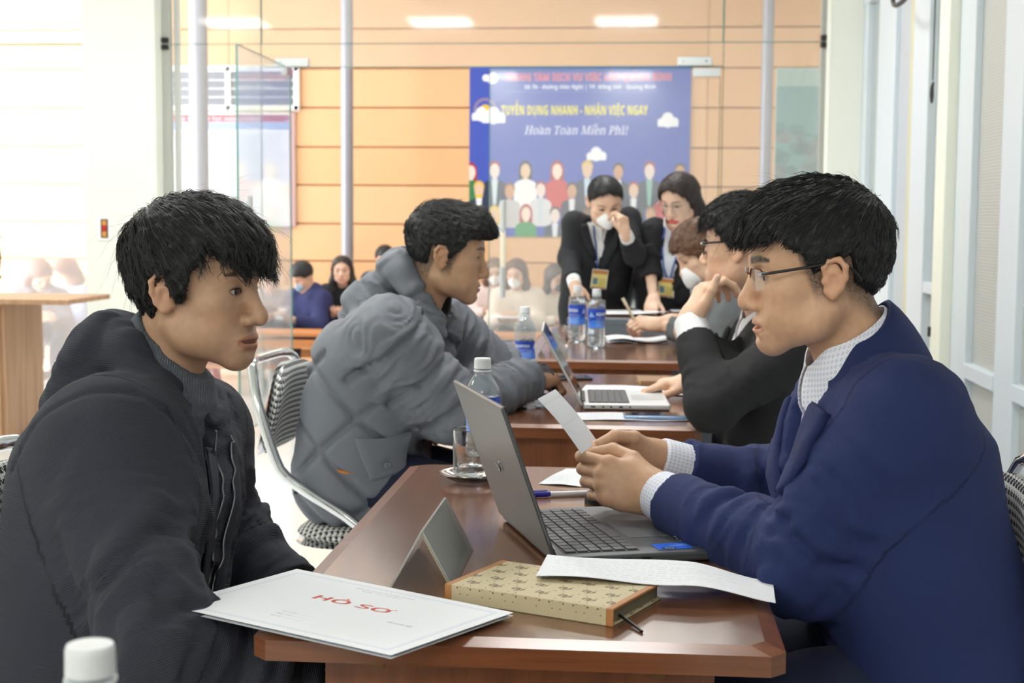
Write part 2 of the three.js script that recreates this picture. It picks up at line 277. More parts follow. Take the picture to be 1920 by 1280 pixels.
// ---------------------------------------------------------------- tables
const T = 0.75;
function tableAt(label, x0, x1, zNear, zFar, top = T, grey = false) {
  const w = x1 - x0, d = zNear - zFar, t = thing('wooden_table', label, 'table', [(x0 + x1) / 2, 0, (zNear + zFar) / 2], 0);
  const th = 0.03, s = new THREE.Shape(), c = 0.018, hw = w / 2, hd = d / 2;
  s.moveTo(-hw + c, -hd); s.lineTo(hw - c, -hd); s.lineTo(hw, -hd + c); s.lineTo(hw, hd - c); s.lineTo(hw - c, hd); s.lineTo(-hw + c, hd); s.lineTo(-hw, hd - c); s.lineTo(-hw, -hd + c); s.closePath();
  // top board: flat top, broad shallow bevel, square edge
  const inset = 0.022, pts = (k, y) => [[-hw + k + c, -hd + k], [hw - k - c, -hd + k], [hw - k, -hd + k + c], [hw - k, hd - k - c], [hw - k - c, hd - k], [-hw + k + c, hd - k], [-hw + k, hd - k - c], [-hw + k, -hd + k + c]].map(([x, z]) => [x, y, z]);
  const strip = (A, B) => { const p = []; for (let i = 0; i < 8; i++) { const a = A[i], b = A[(i + 1) % 8], e = B[i], f = B[(i + 1) % 8]; p.push(...a, ...e, ...b, ...b, ...e, ...f); } const g = new THREE.BufferGeometry(); g.setAttribute('position', new THREE.Float32BufferAttribute(p, 3)); g.computeVertexNormals(); return metreUV(g); };
  const cap = (A, up) => { const p = []; for (let i = 1; i < 7; i++) p.push(...A[0], ...(up ? A[i + 1] : A[i]), ...(up ? A[i] : A[i + 1])); const g = new THREE.BufferGeometry(); g.setAttribute('position', new THREE.Float32BufferAttribute(p, 3)); g.computeVertexNormals(); return metreUV(g); };
  const A = pts(inset, top), B = pts(0, top - 0.006), C = pts(0, top - th), flip = (g) => { const p = g.attributes.position; return g; };
  mesh('table_top', cap(A, true), M.tableTop, t);
  const body = grey ? std(srgb(112, 121, 130), 0.85) : M.tableBody, iw = grey ? w - 0.01 : w - 0.156;
  mesh('top_edge', merged([strip(B, A), strip(C, B), cap(C, false)]), grey ? body : M.tableEdge, t);
  mesh('end_panel', rbox(iw, top - th, 0.02, 0.002, 0, (top - th) / 2, hd - (grey ? 0.012 : 0.055)), body, t);
  mesh('end_panel', rbox(iw, top - th, 0.02, 0.002, 0, (top - th) / 2, -hd + 0.055), body, t);
  mesh('centre_panel', rbox(0.018, 0.4, d - 0.13, 0.002, 0, top - th - 0.2, 0), body, t);
  for (const x of [-iw * 0.36, iw * 0.36]) mesh('bracket', cyl(0.008, 0.008, 0.008, 0, 0, 0, 12).rotateX(Math.PI / 2).translate(x, top - th - 0.012, hd - 0.044), std(srgb(120, 92, 60), 0.4, { metalness: 0.6 }), t);
  return t;
}
tableAt('glossy brown table in front with the dark laptop and cream folder on it', -0.44, 0.173, -1.585, -2.77);
tableAt('glossy brown table in the middle with the silver laptop on it', -0.47, 0.154, -3.305, -4.46);
tableAt('glossy brown table with two tall water bottles, third from the camera', -0.41, 0.20, -4.87, -6.02);
tableAt('far table with a dark grey front under loose white papers', -0.30, 0.55, -6.12, -6.86, 0.81, true);
tableAt('table below the picture that carries the nearest bottle', -0.50, 0.16, 0.15, -1.0);
// desk at the left edge
{
  const t = thing('wooden_desk', 'pale wooden desk with overhanging top at the left edge', 'desk', [-3.65, 0, -7.75]);
  mesh('desk_top', rbox(1.05, 0.028, 0.62, 0.004, 0.08, 0.765, 0), M.deskWood, t);
  mesh('side_panel', rbox(0.025, 0.75, 0.5, 0.002, 0.2, 0.375, -0.02), M.deskWood, t); mesh('side_panel', rbox(0.025, 0.75, 0.5, 0.002, -0.38, 0.375, -0.02), M.deskWood, t);
  mesh('front_panel', rbox(0.56, 0.74, 0.02, 0.002, -0.09, 0.372, 0.24), M.deskWood, t);
}
// ---------------------------------------------------------------- folding chairs
const hound = canvasTex(256, 256, (g, w) => {
  const n = 16, s = w / n / 1; const rows = ['11110000', '11110000', '11110000', '11111000', '10001111', '01001111', '00101111', '00011111'];
  const P = ['00110000', '01110000', '11111000', '11111111', '11110111', '00100011', '00110001', '00010000'];
  g.fillStyle = '#ebebe8'; g.fillRect(0, 0, w, w); g.fillStyle = '#22262b';
  for (let y = 0; y < n; y++) for (let x = 0; x < n; x++) {
    const a = x % 8, b = y % 8; let on = (a < 4 && b < 4) || (a < 4 && b >= 4 && (a + b) % 8 < 4 && (a - b + 8) % 4 < 2) || (a >= 4 && b < 4 && (a - b + 8) % 4 < 2);
    if (on) g.fillRect(x * s, y * s, s, s);
  }
}, true, [1 / 0.028, 1 / 0.028]);
const plainGrey = std(srgb(160, 166, 164), 0.9);
M.hound = std('#ffffff', 0.85, { map: hound });
function padGeo(w, h, t, power = 3.2, bow = 0, nx = 28, ny = 20) { // superellipse cushion in the xy plane, bowed along z
  const pos = [], uv = [], idx = [], ring = 44, lv = 9;
  for (const side of [1, -1]) {
    const base = pos.length / 3;
    for (let r = 0; r <= lv; r++) for (let k = 0; k < ring; k++) {
      const a = k / ring * 2 * Math.PI, ca = Math.cos(a), sa = Math.sin(a), f = Math.pow(Math.pow(Math.abs(ca), power) + Math.pow(Math.abs(sa), power), -1 / power), q = r / lv;
      const x = ca * f * q * w / 2, y = sa * f * q * h / 2; const z = side * t / 2 * Math.pow(1 - Math.pow(q, 5), 0.5) + bow * (x / (w / 2)) ** 2;
      pos.push(x, y, z); uv.push(x, y);
    }
    for (let r = 0; r < lv; r++) for (let k = 0; k < ring; k++) { const a = base + r * ring + k, b = base + r * ring + (k + 1) % ring, c = a + ring, d = b + ring; if (side > 0) idx.push(a, c, b, b, c, d); else idx.push(a, b, c, b, d, c); }
  }
  const g = new THREE.BufferGeometry(); g.setAttribute('position', new THREE.Float32BufferAttribute(pos, 3)); g.setAttribute('uv', new THREE.Float32BufferAttribute(uv, 2)); g.setIndex(idx); g.computeVertexNormals(); return g;
}
function foldingChair(label, pos, turn, cloth = M.hound, group) { // faces +z
  const t = thing('folding_chair', label, 'chair', pos, turn, group);
  mesh('seat', padGeo(0.40, 0.39, 0.05, 3.4).rotateX(-Math.PI / 2).translate(0, 0.475, 0), cloth, t);
  mesh('seat_pan', padGeo(0.405, 0.395, 0.02, 3.4).rotateX(-Math.PI / 2).translate(0, 0.452, 0), M.chrome, t);
  const b = mesh('backrest', padGeo(0.37, 0.23, 0.035, 2.8, 0.035).rotateX(0.22).translate(0, 0.765, -0.255), cloth, t);
  mesh('backrest_plate', padGeo(0.375, 0.235, 0.008, 2.8, 0.035).rotateX(0.22).translate(0, 0.76, -0.276), M.chrome, t);
  const L = [[-0.205, 0.0, 0.33], [-0.205, 0.3, 0.14], [-0.205, 0.50, 0.0], [-0.205, 0.585, -0.13], [-0.205, 0.64, -0.2], [-0.2, 0.78, -0.25], [-0.16, 0.875, -0.28], [-0.09, 0.885, -0.296]];
  mesh('back_frame', tube([...L, ...L.slice().reverse().map(([x, y, z]) => [-x, y, z])], 0.0125, 90, 10), M.chrome, t);
  for (const s of [-1, 1]) { mesh('rear_leg', tube([[s * 0.175, 0.0, -0.25], [s * 0.175, 0.3, -0.05], [s * 0.18, 0.535, 0.06], [s * 0.18, 0.56, 0.03]], 0.0115, 20, 8), M.chrome, t); mesh('rivet', new THREE.SphereGeometry(0.011, 10, 8).translate(s * 0.205, 0.50, 0.0), M.steel, t); mesh('foot', cyl(0.016, 0.016, 0.03, s * 0.205, 0.015, 0.322), M.black, t); mesh('foot', cyl(0.016, 0.016, 0.03, s * 0.175, 0.015, -0.24), M.black, t); }
  mesh('crossbar', tube([[-0.205, 0.15, 0.235], [0.205, 0.15, 0.235]], 0.008, 4, 8), M.chrome, t); mesh('crossbar', tube([[-0.175, 0.12, -0.17], [0.175, 0.12, -0.17]], 0.008, 4, 8), M.chrome, t);
  return t;
}
foldingChair('chrome folding chair with houndstooth pads under the man in the grey padded jacket', [-0.62, 0, -3.46], Math.PI / 2 - 0.06);
foldingChair('houndstooth folding chair under the man in the charcoal hoodie, cut by the left edge', [-0.67, 0, -1.95], Math.PI / 2 - 0.05);
foldingChair('houndstooth folding chair showing behind the sleeve of the grey padded jacket', [-0.62, 0, -5.5], Math.PI / 2 - 0.25);
foldingChair('folding chair with plain grey oval back between the two standing women', [-0.015, 0, -7.42], Math.PI, plainGrey).scale.setScalar(1.16);
foldingChair('chrome folding chair under the man in the navy suit', [0.3, 0, -2.02], -Math.PI / 2);
foldingChair('chrome folding chair under the woman in the grey cardigan', [0.52, 0, -5.45], -Math.PI / 2);
// plastic stools
function stool(label, pos, group) {
  const t = thing('plastic_stool', label, 'stool', pos, 0, group), h = 0.36;
  mesh('seat', rbox(0.27, 0.03, 0.27, 0.012, 0, h - 0.015, 0), M.red, t);
  for (const [x, z] of [[-1, -1], [1, -1], [-1, 1], [1, 1]]) { const g = rbox(0.055, h - 0.02, 0.055, 0.012, 0, (h - 0.02) / 2, 0); const p = g.attributes.position; for (let i = 0; i < p.count; i++) { const k = 1 - p.getY(i) / h; p.setX(i, p.getX(i) + x * (0.095 + 0.045 * k)); p.setZ(i, p.getZ(i) + z * (0.095 + 0.045 * k)); } g.computeVertexNormals(); mesh('leg', g, M.red, t); }
  mesh('brace', merged([rbox(0.2, 0.03, 0.012, 0.004, 0, 0.15, 0.115), rbox(0.2, 0.03, 0.012, 0.004, 0, 0.15, -0.115), rbox(0.012, 0.03, 0.2, 0.004, 0.115, 0.15, 0), rbox(0.012, 0.03, 0.2, 0.004, -0.115, 0.15, 0)]), M.red, t);
  return t;
}
stool('red plastic stool under the man in the black suit', [0.34, 0, -3.7]);
stool('red plastic stool behind the glare-washed glass, nearer the pillar', [-4.55, LFLOOR, -11.75]);
stool('red plastic stool behind the glare-washed glass, nearer the desk', [-5.25, LFLOOR, -11.4]);
for (const [x, z, l] of [[-3.62, -11.5, 'red plastic stool behind the open glass door leaf'], [-2.1, -11.5, 'red plastic stool behind the bench, partly hidden by the grey jacket'], [-1.72, -11.5, 'red plastic stool behind the bench, nearest the closed glass leaf']]) stool(l, [x, LFLOOR, z]);
// benches in the hall
function bench(label, x0, x1, z, h) {
  const t = thing('wooden_bench', label, 'bench', [(x0 + x1) / 2, LFLOOR, z]), w = x1 - x0;
  for (const dz of [0.11, -0.11]) mesh('seat_plank', rbox(w, 0.03, 0.19, 0.004, 0, h - 0.015, dz), M.benchWood, t);
  mesh('apron', rbox(w - 0.1, 0.07, 0.02, 0.003, 0, h - 0.09, 0.16), M.benchWood, t);
  mesh('shelf_plank', rbox(w - 0.1, 0.02, 0.2, 0.003, 0, h * 0.42, 0), M.benchWood, t);
  for (const sx of [-1, 0, 1]) for (const dz of [-0.16, 0.13]) mesh('leg', rbox(0.035, h - 0.03, 0.035, 0.003, sx * (w / 2 - 0.15), (h - 0.03) / 2, dz), M.steel, t);
  return t;
}
bench('long wooden bench in the hall, nearest row, left of the doorway', -4.4, -1.45, -11.05, 0.50);
bench('wooden bench in the hall behind the closed glass leaf', -1.3, 1.3, -11.05, 0.50);
bench('long wooden bench in the hall that the waiting people sit on', -4.2, 1.4, -12.05, 0.33);

// ---------------------------------------------------------------- hall wall: banner, notice board, map
{
  const tex = canvasTex(1280, 960, (g, w, h) => {
    g.fillStyle = '#3a52b4'; g.fillRect(0, 0, w, h);
    g.textAlign = 'center'; g.lineJoin = 'round';
    const text = (s, x, y, size, fill, stroke, lw, width, font = 'sans-serif', st = 'bold') => vtext(g, s, x, y, size, { fill, stroke, lw, width, font, style: st, center: true });
    text('TRUNG TÂM DỊCH VỤ VIỆC LÀM QUẢNG BÌNH', 690, 76, 56, '#d6304a', '#f0d0da', 3, 960);
    text('Số 76 - đường Hữu Nghị | TP. Đồng Hới - Quảng Bình', 700, 122, 32, '#f2f3fb', null, 0, 760);
    g.strokeStyle = 'rgba(255,255,255,.5)'; g.lineWidth = 2; g.beginPath(); g.moveTo(190, 138); g.lineTo(1100, 138); g.stroke();
    text('TUYỂN DỤNG NHANH - NHẬN VIỆC NGAY', 610, 268, 74, '#f3e53e', '#a8982a', 2, 850);
    text('Hoàn Toàn Miễn Phí!', 620, 378, 66, '#eef0fa', null, 0, 600, 'serif', 'italic');
    const cloud = (x, y, s) => { g.fillStyle = '#f0f1f6'; for (const [dx, dy, r] of [[-34, 8, 22], [0, -12, 32], [36, 6, 24], [0, 12, 26]]) { g.beginPath(); g.arc(x + dx * s, y + dy * s, r * s, 0, 7); g.fill(); } g.fillRect(x - 54 * s, y + 8 * s, 112 * s, 24 * s); };
    g.fillStyle = '#f0bd3a'; g.beginPath(); g.arc(92, 244, 34, 0, 7); g.fill(); g.strokeStyle = '#f0bd3a'; g.lineWidth = 5; for (let k = 0; k < 12; k++) { const a = Math.PI + k / 11 * Math.PI; g.beginPath(); g.moveTo(92 + 52 * Math.cos(a), 240 + 52 * Math.sin(a)); g.lineTo(92 + 68 * Math.cos(a), 240 + 68 * Math.sin(a)); g.stroke(); }
    cloud(70, 268, 1.0); cloud(140, 276, 1.2); cloud(1150, 300, 1.05); cloud(740, 492, 1.0);
    g.fillStyle = '#f2f3fa'; g.beginPath(); g.arc(132, 64, 30, 0, 7); g.fill(); g.beginPath(); g.arc(95, 60, 20, 0, 7); g.fill();
    const man = (x, y, s, skin, hair, top, shirt, long, beard) => {
      g.fillStyle = hair; if (long) { g.beginPath(); g.ellipse(x, y + 6 * s, 38 * s, 58 * s, 0, 0, 7); g.fill(); g.fillRect(x - 37 * s, y, 74 * s, 70 * s); } else { g.beginPath(); g.ellipse(x, y - 14 * s, 31 * s, 34 * s, 0, 0, 7); g.fill(); }
      g.fillStyle = skin; g.fillRect(x - 12 * s, y + 25 * s, 24 * s, 40 * s);
      g.fillStyle = top; g.beginPath(); g.moveTo(x - 66 * s, y + 210 * s); g.lineTo(x - 62 * s, y + 80 * s); g.quadraticCurveTo(x - 55 * s, y + 60 * s, x - 12 * s, y + 50 * s); g.lineTo(x + 12 * s, y + 50 * s); g.quadraticCurveTo(x + 55 * s, y + 60 * s, x + 62 * s, y + 80 * s); g.lineTo(x + 66 * s, y + 210 * s); g.fill();
      if (shirt) { g.fillStyle = shirt; g.beginPath(); g.moveTo(x - 18 * s, y + 50 * s); g.lineTo(x + 18 * s, y + 50 * s); g.lineTo(x + 8 * s, y + 190 * s); g.lineTo(x - 8 * s, y + 190 * s); g.fill(); }
      g.fillStyle = skin; g.beginPath(); g.ellipse(x, y + 6 * s, 27 * s, 40 * s, 0, 0, 7); g.fill();
      if (beard) { g.fillStyle = beard; g.beginPath(); g.ellipse(x, y + 32 * s, 24 * s, 22 * s, 0, 0, Math.PI); g.fill(); }
    };
    const S = ['#e9d8cf', '#e2bfa2', '#c99872', '#f0dccb', '#7a4c36'];
    man(10, 590, 1, S[0], '#a8262c', '#2d7a4a', null, true); man(150, 580, 1.05, S[0], '#a03a32', '#23304e', '#cfe0e6'); man(330, 580, 1.05, S[1], '#262a38', '#f1f1f2', null, true); man(515, 580, 1.05, S[3], '#a82a32', '#c83a3e', null, true); man(690, 575, 1.05, S[1], '#e0b83c', '#2c3650', '#bcd6ea'); man(870, 585, 1.0, S[2], '#2a2a32', '#2c3650', '#dde'); man(1050, 580, 1.05, S[0], '#a03a32', '#2c3650', '#7fb5a6'); man(1225, 585, 1.0, S[2], '#2a2c38', '#2c3650', '#dfe4ec');
    man(58, 690, 1, S[1], '#d9b23a', '#23304e', '#eceff4', false, '#e4c23e'); man(238, 700, 1, S[2], '#8a5a3a', '#c4c2c4', null); man(420, 690, 1, S[0], '#a03a32', '#d8d8dc', '#c4d4dc'); man(602, 695, 1, S[2], '#2a2a32', '#2c3048', '#e6e8ee'); man(960, 690, 1, S[1], '#a03a32', '#2c3650', '#e6e8ee'); man(1140, 700, 1, S[3], '#b02a30', '#c02a34', null, true);
    man(150, 835, 1, S[1], '#e2c046', '#d8dade', null, true); man(335, 825, 1, S[3], '#a8302c', '#2f9150', null, true); man(505, 835, 1, S[0], '#3a3a46', '#2c3650', '#dfe4ec'); man(515, 850, .01, S[0], '#333', '#333'); man(690, 830, 1, S[4], '#2a2024', '#1f2436', '#eceff4'); man(880, 835, 1, S[2], '#2a2a32', '#2c3650', '#e6e8ee'); man(1060, 830, 1, S[2], '#8a6a5a', '#2c3650', '#eceff4'); man(1240, 835, 1, S[1], '#2a2a32', '#2c3650', '#dde');
  });
  tex.wrapS = tex.wrapT = THREE.ClampToEdgeWrapping;
  const t = thing('event_banner', 'large blue recruitment banner with yellow lettering and drawn office workers on the orange wall', 'banner', [-0.565, 1.06, LZ + 0.012]);
  const g = new THREE.PlaneGeometry(2.06, 1.575).translate(0, 0.79, 0.006);
  mesh('backing', rbox(2.06, 1.575, 0.008, 0.002, 0, 0.79, 0), M.white, t); mesh('print', g, std('#ffffff', 0.55, { map: tex }), t);
  // window and notice board
  const n = thing('notice_board', 'white notice board with a red header under the louvred window', 'notice board', [-3.9, 1.14, LZ + 0.02]);
  const nt = canvasTex(512, 512, (g2, w, h) => { g2.fillStyle = '#f6f7f8'; g2.fillRect(0, 0, w, h); g2.fillStyle = '#b03a52'; g2.fillRect(0, 0, w, 34); g2.fillStyle = '#f2dfe2'; g2.font = 'bold 26px sans-serif'; vtext(g2, 'NIÊM YẾT THỦ TỤC HÀNH CHÍNH', 16, 28, 24, { fill: '#f2dfe2', style: 'bold' }); g2.fillStyle = '#9cb4e2'; g2.fillRect(0, 36, w, 34); for (let y = 86; y < 500; y += 9) { g2.fillStyle = `rgba(120,124,140,${0.12 + 0.12 * rnd()})`; g2.fillRect(20 + rnd() * 10, y, 180 + rnd() * 30, 4); g2.fillRect(270 + rnd() * 10, y, 190 + rnd() * 30, 4); } });
  mesh('board', rbox(1.28, 1.08, 0.03, 0.004, 0, 0.54, 0), M.white, n); mesh('print', new THREE.PlaneGeometry(1.22, 1.03).translate(0, 0.54, 0.018), std('#ffffff', 0.7, { map: nt }), n); mesh('side_strip', rbox(0.05, 1.08, 0.04, 0.004, 0.61, 0.54, 0.005), std(srgb(206, 160, 164), 0.6), n);
  const w = struct('window_3', 'white framed louvred window above the notice board', 'window'); w.position.set(-3.9, 2.24, LZ + 0.02);
  mesh('window_frame', merged([rbox(1.36, 0.05, 0.06, 0.004, 0, 0.02, 0), rbox(1.36, 0.06, 0.06, 0.004, 0, 0.39, 0), rbox(0.05, 0.42, 0.06, 0.004, -0.66, 0.2, 0), rbox(0.05, 0.42, 0.06, 0.004, 0.66, 0.2, 0), rbox(0.05, 0.42, 0.06, 0.004, 0, 0.2, 0)]), M.white, w);
  mesh('pane', bx(-0.65, 0.65, 0.02, 0.38, -0.01, 0), std(srgb(120, 122, 134), 0.2), w); for (const y of [0.12, 0.2, 0.28]) mesh('slat', rbox(1.3, 0.02, 0.02, 0.003, 0, y, 0.012), std(srgb(190, 192, 200), 0.5), w);
  const mt = canvasTex(256, 640, (g2, W, H) => { g2.fillStyle = '#7fa3a2'; g2.fillRect(0, 0, W, H); g2.fillStyle = '#a9bfb8'; g2.fillRect(0, 0, W, 90); for (let k = 0; k < 60; k++) { g2.fillStyle = k % 3 ? 'rgba(96,120,124,.35)' : 'rgba(150,120,124,.35)'; g2.beginPath(); g2.ellipse(rnd() * W, 300 + rnd() * 300, 10 + rnd() * 40, 6 + rnd() * 26, rnd() * 3, 0, 7); g2.fill(); } g2.fillStyle = '#f2ecec'; g2.fillRect(170, 220, 62, 50); g2.fillStyle = '#c8404a'; g2.beginPath(); g2.arc(200, 245, 14, 0, 7); g2.fill(); });
  const mp = thing('wall_map', 'teal wall map right of the banner', 'map', [1.62, 1.5, LZ + 0.012]); mesh('backing', rbox(0.76, 1.15, 0.01, 0.002, 0, 0.55, 0), M.white, mp); mesh('print', new THREE.PlaneGeometry(0.75, 1.14).translate(0, 0.55, 0.007), std('#ffffff', 0.6, { map: mt }), mp);
}

// ---------------------------------------------------------------- things on the tables
const pinkish = 0;
function sheet(name, label, cat, w, d, pos, turn, tex, opt = {}) { // a sheet of paper, gently curled, u along w
  const nx = 24, ny = 16, g = new THREE.PlaneGeometry(w, d, nx, ny).rotateX(-Math.PI / 2), p = g.attributes.position;
  for (let i = 0; i < p.count; i++) { const u = p.getX(i) / w + 0.5, v = p.getZ(i) / d + 0.5; p.setY(i, 0.0012 + (opt.curl ? opt.curl(u, v) : 0.002 * Math.sin(u * 5 + v * 3) ** 2)); }
  const q = g.clone(), a = q.attributes.position; for (let i = 0; i < a.count; i++) a.setY(i, a.getY(i) - (opt.thick || 0.0006)); q.index.array.reverse();
  g.computeVertexNormals(); q.computeVertexNormals();
  const t = thing(name, label, cat, pos, turn); mesh('printed_side', g, std('#ffffff', 0.8, { map: tex }), t); mesh('back_side', q, M.paper, t); return t;
}
const writing = (lines, w = 512, h = 720, blue = 0.5, title = '') => canvasTex(w, h, (g) => {
  g.fillStyle = '#e9ebf1'; g.fillRect(0, 0, w, h); g.lineWidth = 1.4;
  for (let k = 0; k < lines; k++) { const y = 50 + k * (h - 80) / lines; g.strokeStyle = rnd() < blue ? 'rgba(60,66,150,.42)' : 'rgba(70,72,84,.4)'; let x = 30 + rnd() * 20; const end = w - 30 - rnd() * w * 0.45; while (x < end) { const l = 10 + rnd() * 34; g.beginPath(); for (let s = 0; s <= l; s += 3) g.lineTo(x + s, y + (rnd() - 0.5) * 8); g.stroke(); x += l + 8; } }
});
{ // HO SO folder
  const tex = canvasTex(1400, 1000, (g, w, h) => {
    g.fillStyle = '#eaecf2'; g.fillRect(0, 0, w, h); g.strokeStyle = 'rgba(120,150,205,.75)'; g.lineWidth = 5; g.setLineDash([9, 6]); g.strokeRect(60, 60, w - 120, h - 120); g.setLineDash([]); g.lineWidth = 1.5; g.strokeRect(74, 74, w - 148, h - 148);
    g.fillStyle = '#c4564e'; g.textAlign = 'center'; vtext(g, 'HỒ SƠ', w / 2, 430, 96, { fill: '#c4564e', stroke: '#c4564e', lw: 5, center: true, width: 490 });
    g.fillStyle = '#a4a8b4'; g.font = '20px sans-serif'; vtext(g, 'CỘNG HÒA XÃ HỘI CHỦ NGHĨA VIỆT NAM', w / 2, 130, 20, { fill: '#a4a8b4', center: true }); vtext(g, 'Độc lập - Tự do - Hạnh phúc', w / 2, 160, 20, { fill: '#a4a8b4', center: true });
    g.textAlign = 'left'; g.font = '22px sans-serif'; for (const [x, y, s] of [[520, 720, 'Họ và tên: ....................'], [520, 765, 'Ngày sinh: ....................'], [520, 810, 'Địa chỉ: ......................']]) vtext(g, s, x, y, 22, { fill: '#a4a8b4' }); vtext(g, 'HỒ SƠ XIN VIỆC', 1040, 560, 20, { fill: '#8a8fa0', style: 'bold' });
  });
  // corners on the table plane: left tip, back, right, near
  const a = Math.atan2(-(-1.491 + 1.664), -0.246 + 0.568);
  const t = sheet('document_folder', 'white document folder printed in red letters, hanging over the near left table corner', 'folder', 0.358, 0.228, [-0.355, T + 0.003, -1.675], -0.53, tex, { thick: 0.004, curl: (u, v) => 0.004 + 0.004 * u * v });
}
function notebook(name, label, w, d, th, pos, turn, cover, edge, trim) {
  const t = thing(name, label, 'notebook', pos, turn);
  mesh('cover', rbox(w, 0.003, d, 0.0014, 0, th - 0.0015, 0), cover, t); mesh('cover', rbox(w, 0.003, d, 0.0014, 0, 0.0015, 0), cover, t); mesh('spine', rbox(w, th, 0.004, 0.0018, 0, th / 2, d / 2 - 0.002), cover, t);
  mesh('pages', rbox(w - 0.008, th - 0.006, d - 0.008, 0.001, 0, th / 2, -0.001), edge, t);
  if (trim) { for (const s of [-1, 1]) mesh('trim', merged([rbox(0.01, 0.0036, d + 0.001, 0.0016, s * (w / 2 - 0.004), th - 0.0015, 0), rbox(0.01, th, 0.003, 0.0014, s * (w / 2 - 0.004), th / 2, d / 2 - 0.0005)]), trim, t); mesh('ribbon', tube([[w / 2 - 0.01, th * 0.4, d / 2 - 0.03], [w / 2 + 0.02, th * 0.2, d / 2 - 0.012], [w / 2 + 0.04, 0.002, d / 2 + 0.005]], 0.002, 12, 5), M.black, t); }
  return t;
}
{
  const mono = canvasTex(512, 512, (g, w, h) => {
    g.fillStyle = '#cbbd9c'; g.fillRect(0, 0, w, h);
    for (let y = 0; y < h; y += 4) for (let x = 0; x < w; x += 4) { g.fillStyle = `rgba(90,78,58,${0.05 + 0.08 * rnd()})`; g.fillRect(x, y, 2, 4); }
    g.strokeStyle = '#6d5a44'; g.fillStyle = '#6d5a44'; g.lineWidth = 9;
    const n = 4, s = w / n; for (let j = 0; j < n; j++) for (let i = 0; i < n; i++) { const x = (i + 0.5 * (j % 2) + 0.25) * s, y = (j + 0.5) * s; for (const k of [-1, 1]) { g.beginPath(); g.arc(x + k * 12, y, 19, k > 0 ? 2.4 : -0.75, k > 0 ? 7.1 : 3.9); g.stroke(); g.beginPath(); g.moveTo(x + k * 8, y + k * 4); g.lineTo(x + k * 28, y + k * 4); g.stroke(); } for (let d = 1; d < 4; d++) { g.beginPath(); g.arc(x + d * s / 8 + s / 12, y + d * s / 4, 5, 0, 7); g.fill(); g.beginPath(); g.arc(x - d * s / 8 - s / 12, y + d * s / 4, 5, 0, 7); g.fill(); } }
  }, true, [1 / 0.13, 1 / 0.13]);
  const cover = std('#ffffff', 0.7, { map: mono });
  notebook('patterned_notebook', 'beige notebook with interlocking loop pattern and tan edging beside the white folder', 0.232, 0.145, 0.022, [-0.1, T, -1.775], -0.42, cover, std(srgb(120, 112, 90), 0.9), std(srgb(176, 120, 70), 0.55));
  sheet('handwritten_sheet', 'handwritten white sheet lying over the patterned notebook', 'paper', 0.30, 0.118, [0.03, T + 0.0235, -1.832], -0.06, writing(9, 720, 330, 0.4), { curl: (u, v) => 0.002 + 0.008 * Math.max(0, 0.5 - u) ** 2 - 0.02 * smooth(0.62, 1, u) + 0.004 * Math.sin(u * 9) * (v - 0.3) });
  notebook('small_notebook', 'small brown notebook with cream pages on the middle table', 0.1, 0.13, 0.016, [0.055, T, -4.2], 0.1, std(srgb(150, 112, 78), 0.6), std(srgb(206, 190, 130), 0.9));
  sheet('note_paper', 'small written note behind the dark laptop', 'paper', 0.13, 0.17, [-0.09, T, -2.63], -0.25, writing(14, 400, 512, 0.2));
  sheet('form_sheet', 'white form lying under the phone on the middle table', 'paper', 0.30, 0.13, [-0.005, T, -3.475], 0.06, writing(12, 720, 360, 0.2));
  sheet('loose_sheet', 'white sheet behind the silver laptop', 'paper', 0.3, 0.2, [0.0, T, -4.02], -0.05, writing(12, 720, 480, 0.6));
  sheet('paper_stack', 'papers by the hands of the woman in grey on the third table', 'paper', 0.24, 0.18, [0.0, T, -5.66], 0.1, writing(10, 512, 400, 0.7), { curl: (u, v) => 0.012 + 0.006 * Math.sin(u * 7), thick: 0.012 });
  [[-0.06, -6.42, 0.2], [0.1, -6.36, -0.3], [0.26, -6.5, 0.1], [0.42, -6.4, 0.4]].forEach(([x, z, a], i) => sheet('loose_sheet', ['white sheet at the left end of the grey-fronted table', 'white sheet before the grey chair on the far table', 'white sheet under the long-haired woman\'s hand', 'white sheet at the right end of the grey-fronted table'][i], 'paper', 0.2, 0.28, [x, 0.81, z], a, writing(10, 400, 560, 0.7), { curl: (u, v) => 0.006 + 0.02 * u * v * (i % 2) }));
}
// water bottles
const aqua = canvasTex(1024, 256, (g, w, h) => {
  const gr = ['#1c47b8', '#2a62d4']; g.fillStyle = gr[0]; g.fillRect(0, 0, w, h);
  for (let k = 0; k < 2; k++) { const o = k * 512; g.fillStyle = '#3c7be4'; g.beginPath(); g.moveTo(o, 190); g.bezierCurveTo(o + 120, 90, o + 240, 230, o + 512, 120); g.lineTo(o + 512, 256); g.lineTo(o, 256); g.fill(); g.fillStyle = '#8fb6f2'; g.beginPath(); g.moveTo(o + 60, 40); g.lineTo(o + 130, 110); g.lineTo(o + 10, 110); g.fill(); g.fillStyle = '#eef3fb'; g.font = 'bold 58px sans-serif'; g.fillText('AQUAFINA', o + 150, 90, 320); g.font = '17px sans-serif'; for (let y = 126; y < 240; y += 22) vtext(g, 'nước tinh khiết đóng chai purified drinking water', o + 150, y, 15, { fill: '#eef3fb', width: 320 }); }
});
